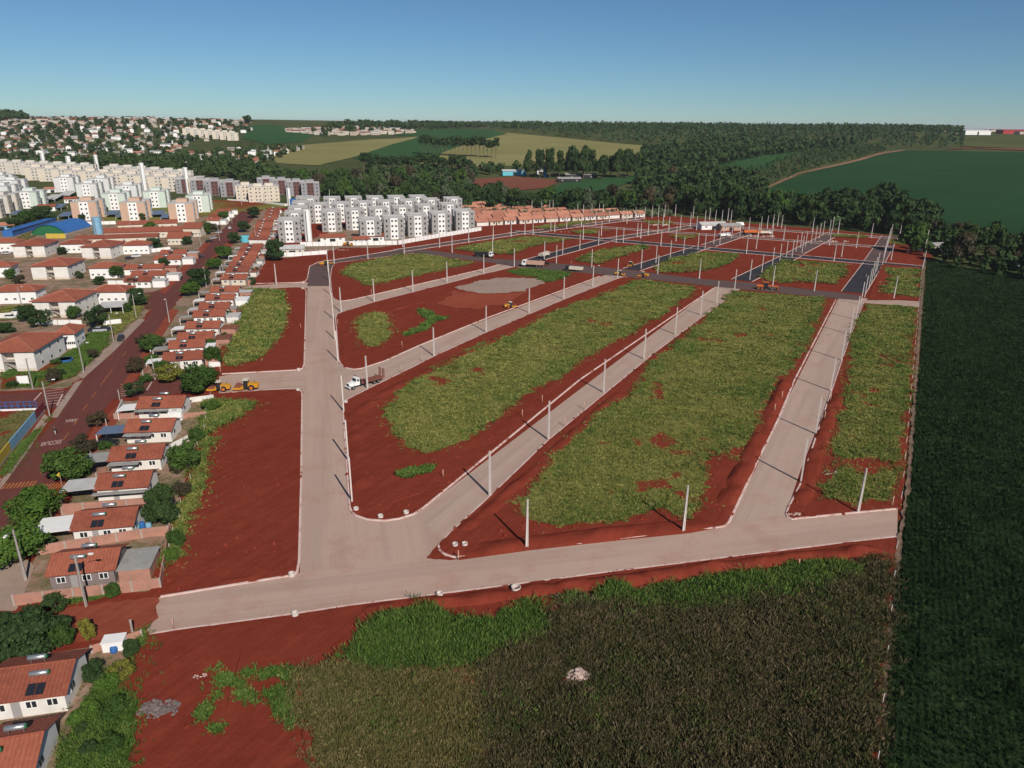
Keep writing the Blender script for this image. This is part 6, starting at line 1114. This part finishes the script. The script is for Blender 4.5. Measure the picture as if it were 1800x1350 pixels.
p = at(203, 1138); tag(MB().box(-1.3, 1.3, -.9, .9, 1.3, 1.42).box(-1.2, 1.2, -.8, .8, 0, 1.297).build('garden_shed', 'white', None, p, ), 'small white flat-roofed shed at the garden wall by the dirt street', 'shed').rotation_euler.z = R(12)
FP = MB().box(-.04, .04, -.04, .04, -.1, 1.35).mesh('fence_post', 'pole_concrete')
for i in range(36):
    A, B = at(1620, 470), at(1537, 1340); t = i/35; q = A+(B-A)*t
    if 99 < q.y < 111: continue                # the road end is left open
    tag(link('fence_post', FP, None, (q.x+.25, q.y, .2)), 'pale fence post on the boundary between lots and dark crop field', 'post', 'field fence posts')
for i in range(16):
    A, B = at(372, 700), at(292, 1000); t = i/15; q = A+(B-A)*t; tag(link('fence_post', FP, None, (q.x+random.uniform(-.3, .3), q.y, .05)), 'thin fence post on the overgrown backyard fence line', 'post', 'backyard fence posts')
# person walking in the street: one skinned figure
def person(px, rz, label):
    me = bpy.data.meshes.new('body'); J = {'pel': (0, 0, .95), 'che': (0, .02, 1.35), 'nec': (0, .02, 1.5), 'hea': (0, .04, 1.62), 'top': (0, .03, 1.74), 'sl': (-.19, .02, 1.42), 'el': (-.25, -.05, 1.15), 'hl': (-.24, .10, .92), 'sr': (.19, .02, 1.42), 'er': (.25, -.06, 1.15), 'hr': (.24, -.02, .90), 'kl': (-.1, .14, .52), 'al': (-.1, .22, .09), 'tl': (-.1, .36, .05), 'kr': (.1, .04, .5), 'ar': (.1, -.22, .12), 'tr': (.1, -.10, .04), 'hpl': (-.1, 0, .9), 'hpr': (.1, 0, .9)}
    K = list(J); E = [('pel', 'che'), ('che', 'nec'), ('nec', 'hea'), ('hea', 'top'), ('che', 'sl'), ('sl', 'el'), ('el', 'hl'), ('che', 'sr'), ('sr', 'er'), ('er', 'hr'), ('pel', 'hpl'), ('hpl', 'kl'), ('kl', 'al'), ('al', 'tl'), ('pel', 'hpr'), ('hpr', 'kr'), ('kr', 'ar'), ('ar', 'tr')]
    rad = dict(pel=.15, che=.16, nec=.06, hea=.10, top=.07, sl=.07, sr=.07, el=.045, er=.045, hl=.035, hr=.035, hpl=.09, hpr=.09, kl=.065, kr=.065, al=.045, ar=.045, tl=.035, tr=.035)
    me.from_pydata([J[k] for k in K], [(K.index(a), K.index(b)) for a, b in E], []); p = at(*px); o = link('person', me, None, (p.x, p.y, .03), rz)
    md = o.modifiers.new('skin', 'SKIN')
    for k, v in zip(K, me.skin_vertices[0].data): v.radius = (rad[k], rad[k]); v.use_root = (k == 'pel')
    o.modifiers.new('sub', 'SUBSURF').levels = 1
    bpy.context.view_layer.update(); nm = bpy.data.meshes.new_from_object(o.evaluated_get(bpy.context.evaluated_depsgraph_get())); o.modifiers.clear(); o.data = nm
    nm.materials.clear(); [nm.materials.append(MATS[m_]) for m_ in ('cloth_dark', 'skin', 'cloth_light')]
    for f in nm.polygons: z = f.center.z; f.material_index = 1 if z > 1.48 else (0 if z > .88 or .1 > z else 2)
    nm.polygons.foreach_set('use_smooth', [True]*len(nm.polygons)); tag(o, label, 'person')
person((98, 764), R(190), 'person in dark top and pale trousers walking along the old street')
# ------------------------------------------------------------------ air
def haze():
    m = bpy.data.materials.new('haze'); m.use_nodes = True; nt = m.node_tree; nt.nodes.clear(); out = nt.nodes.new('ShaderNodeOutputMaterial'); v = nt.nodes.new('ShaderNodeVolumePrincipled')
    v.inputs['Color'].default_value = (.86, .90, .93, 1); v.inputs['Density'].default_value = .000045; v.inputs['Anisotropy'].default_value = .0; nt.links.new(v.outputs[0], out.inputs['Volume']); MATS['haze'] = m
    o = MB().box(-31000, 31000, -200, 41000, -2, 110).build('haze', 'haze'); tag(o, 'thin pale air between the viewer and the far hills', 'haze', None, 'stuff')
haze()
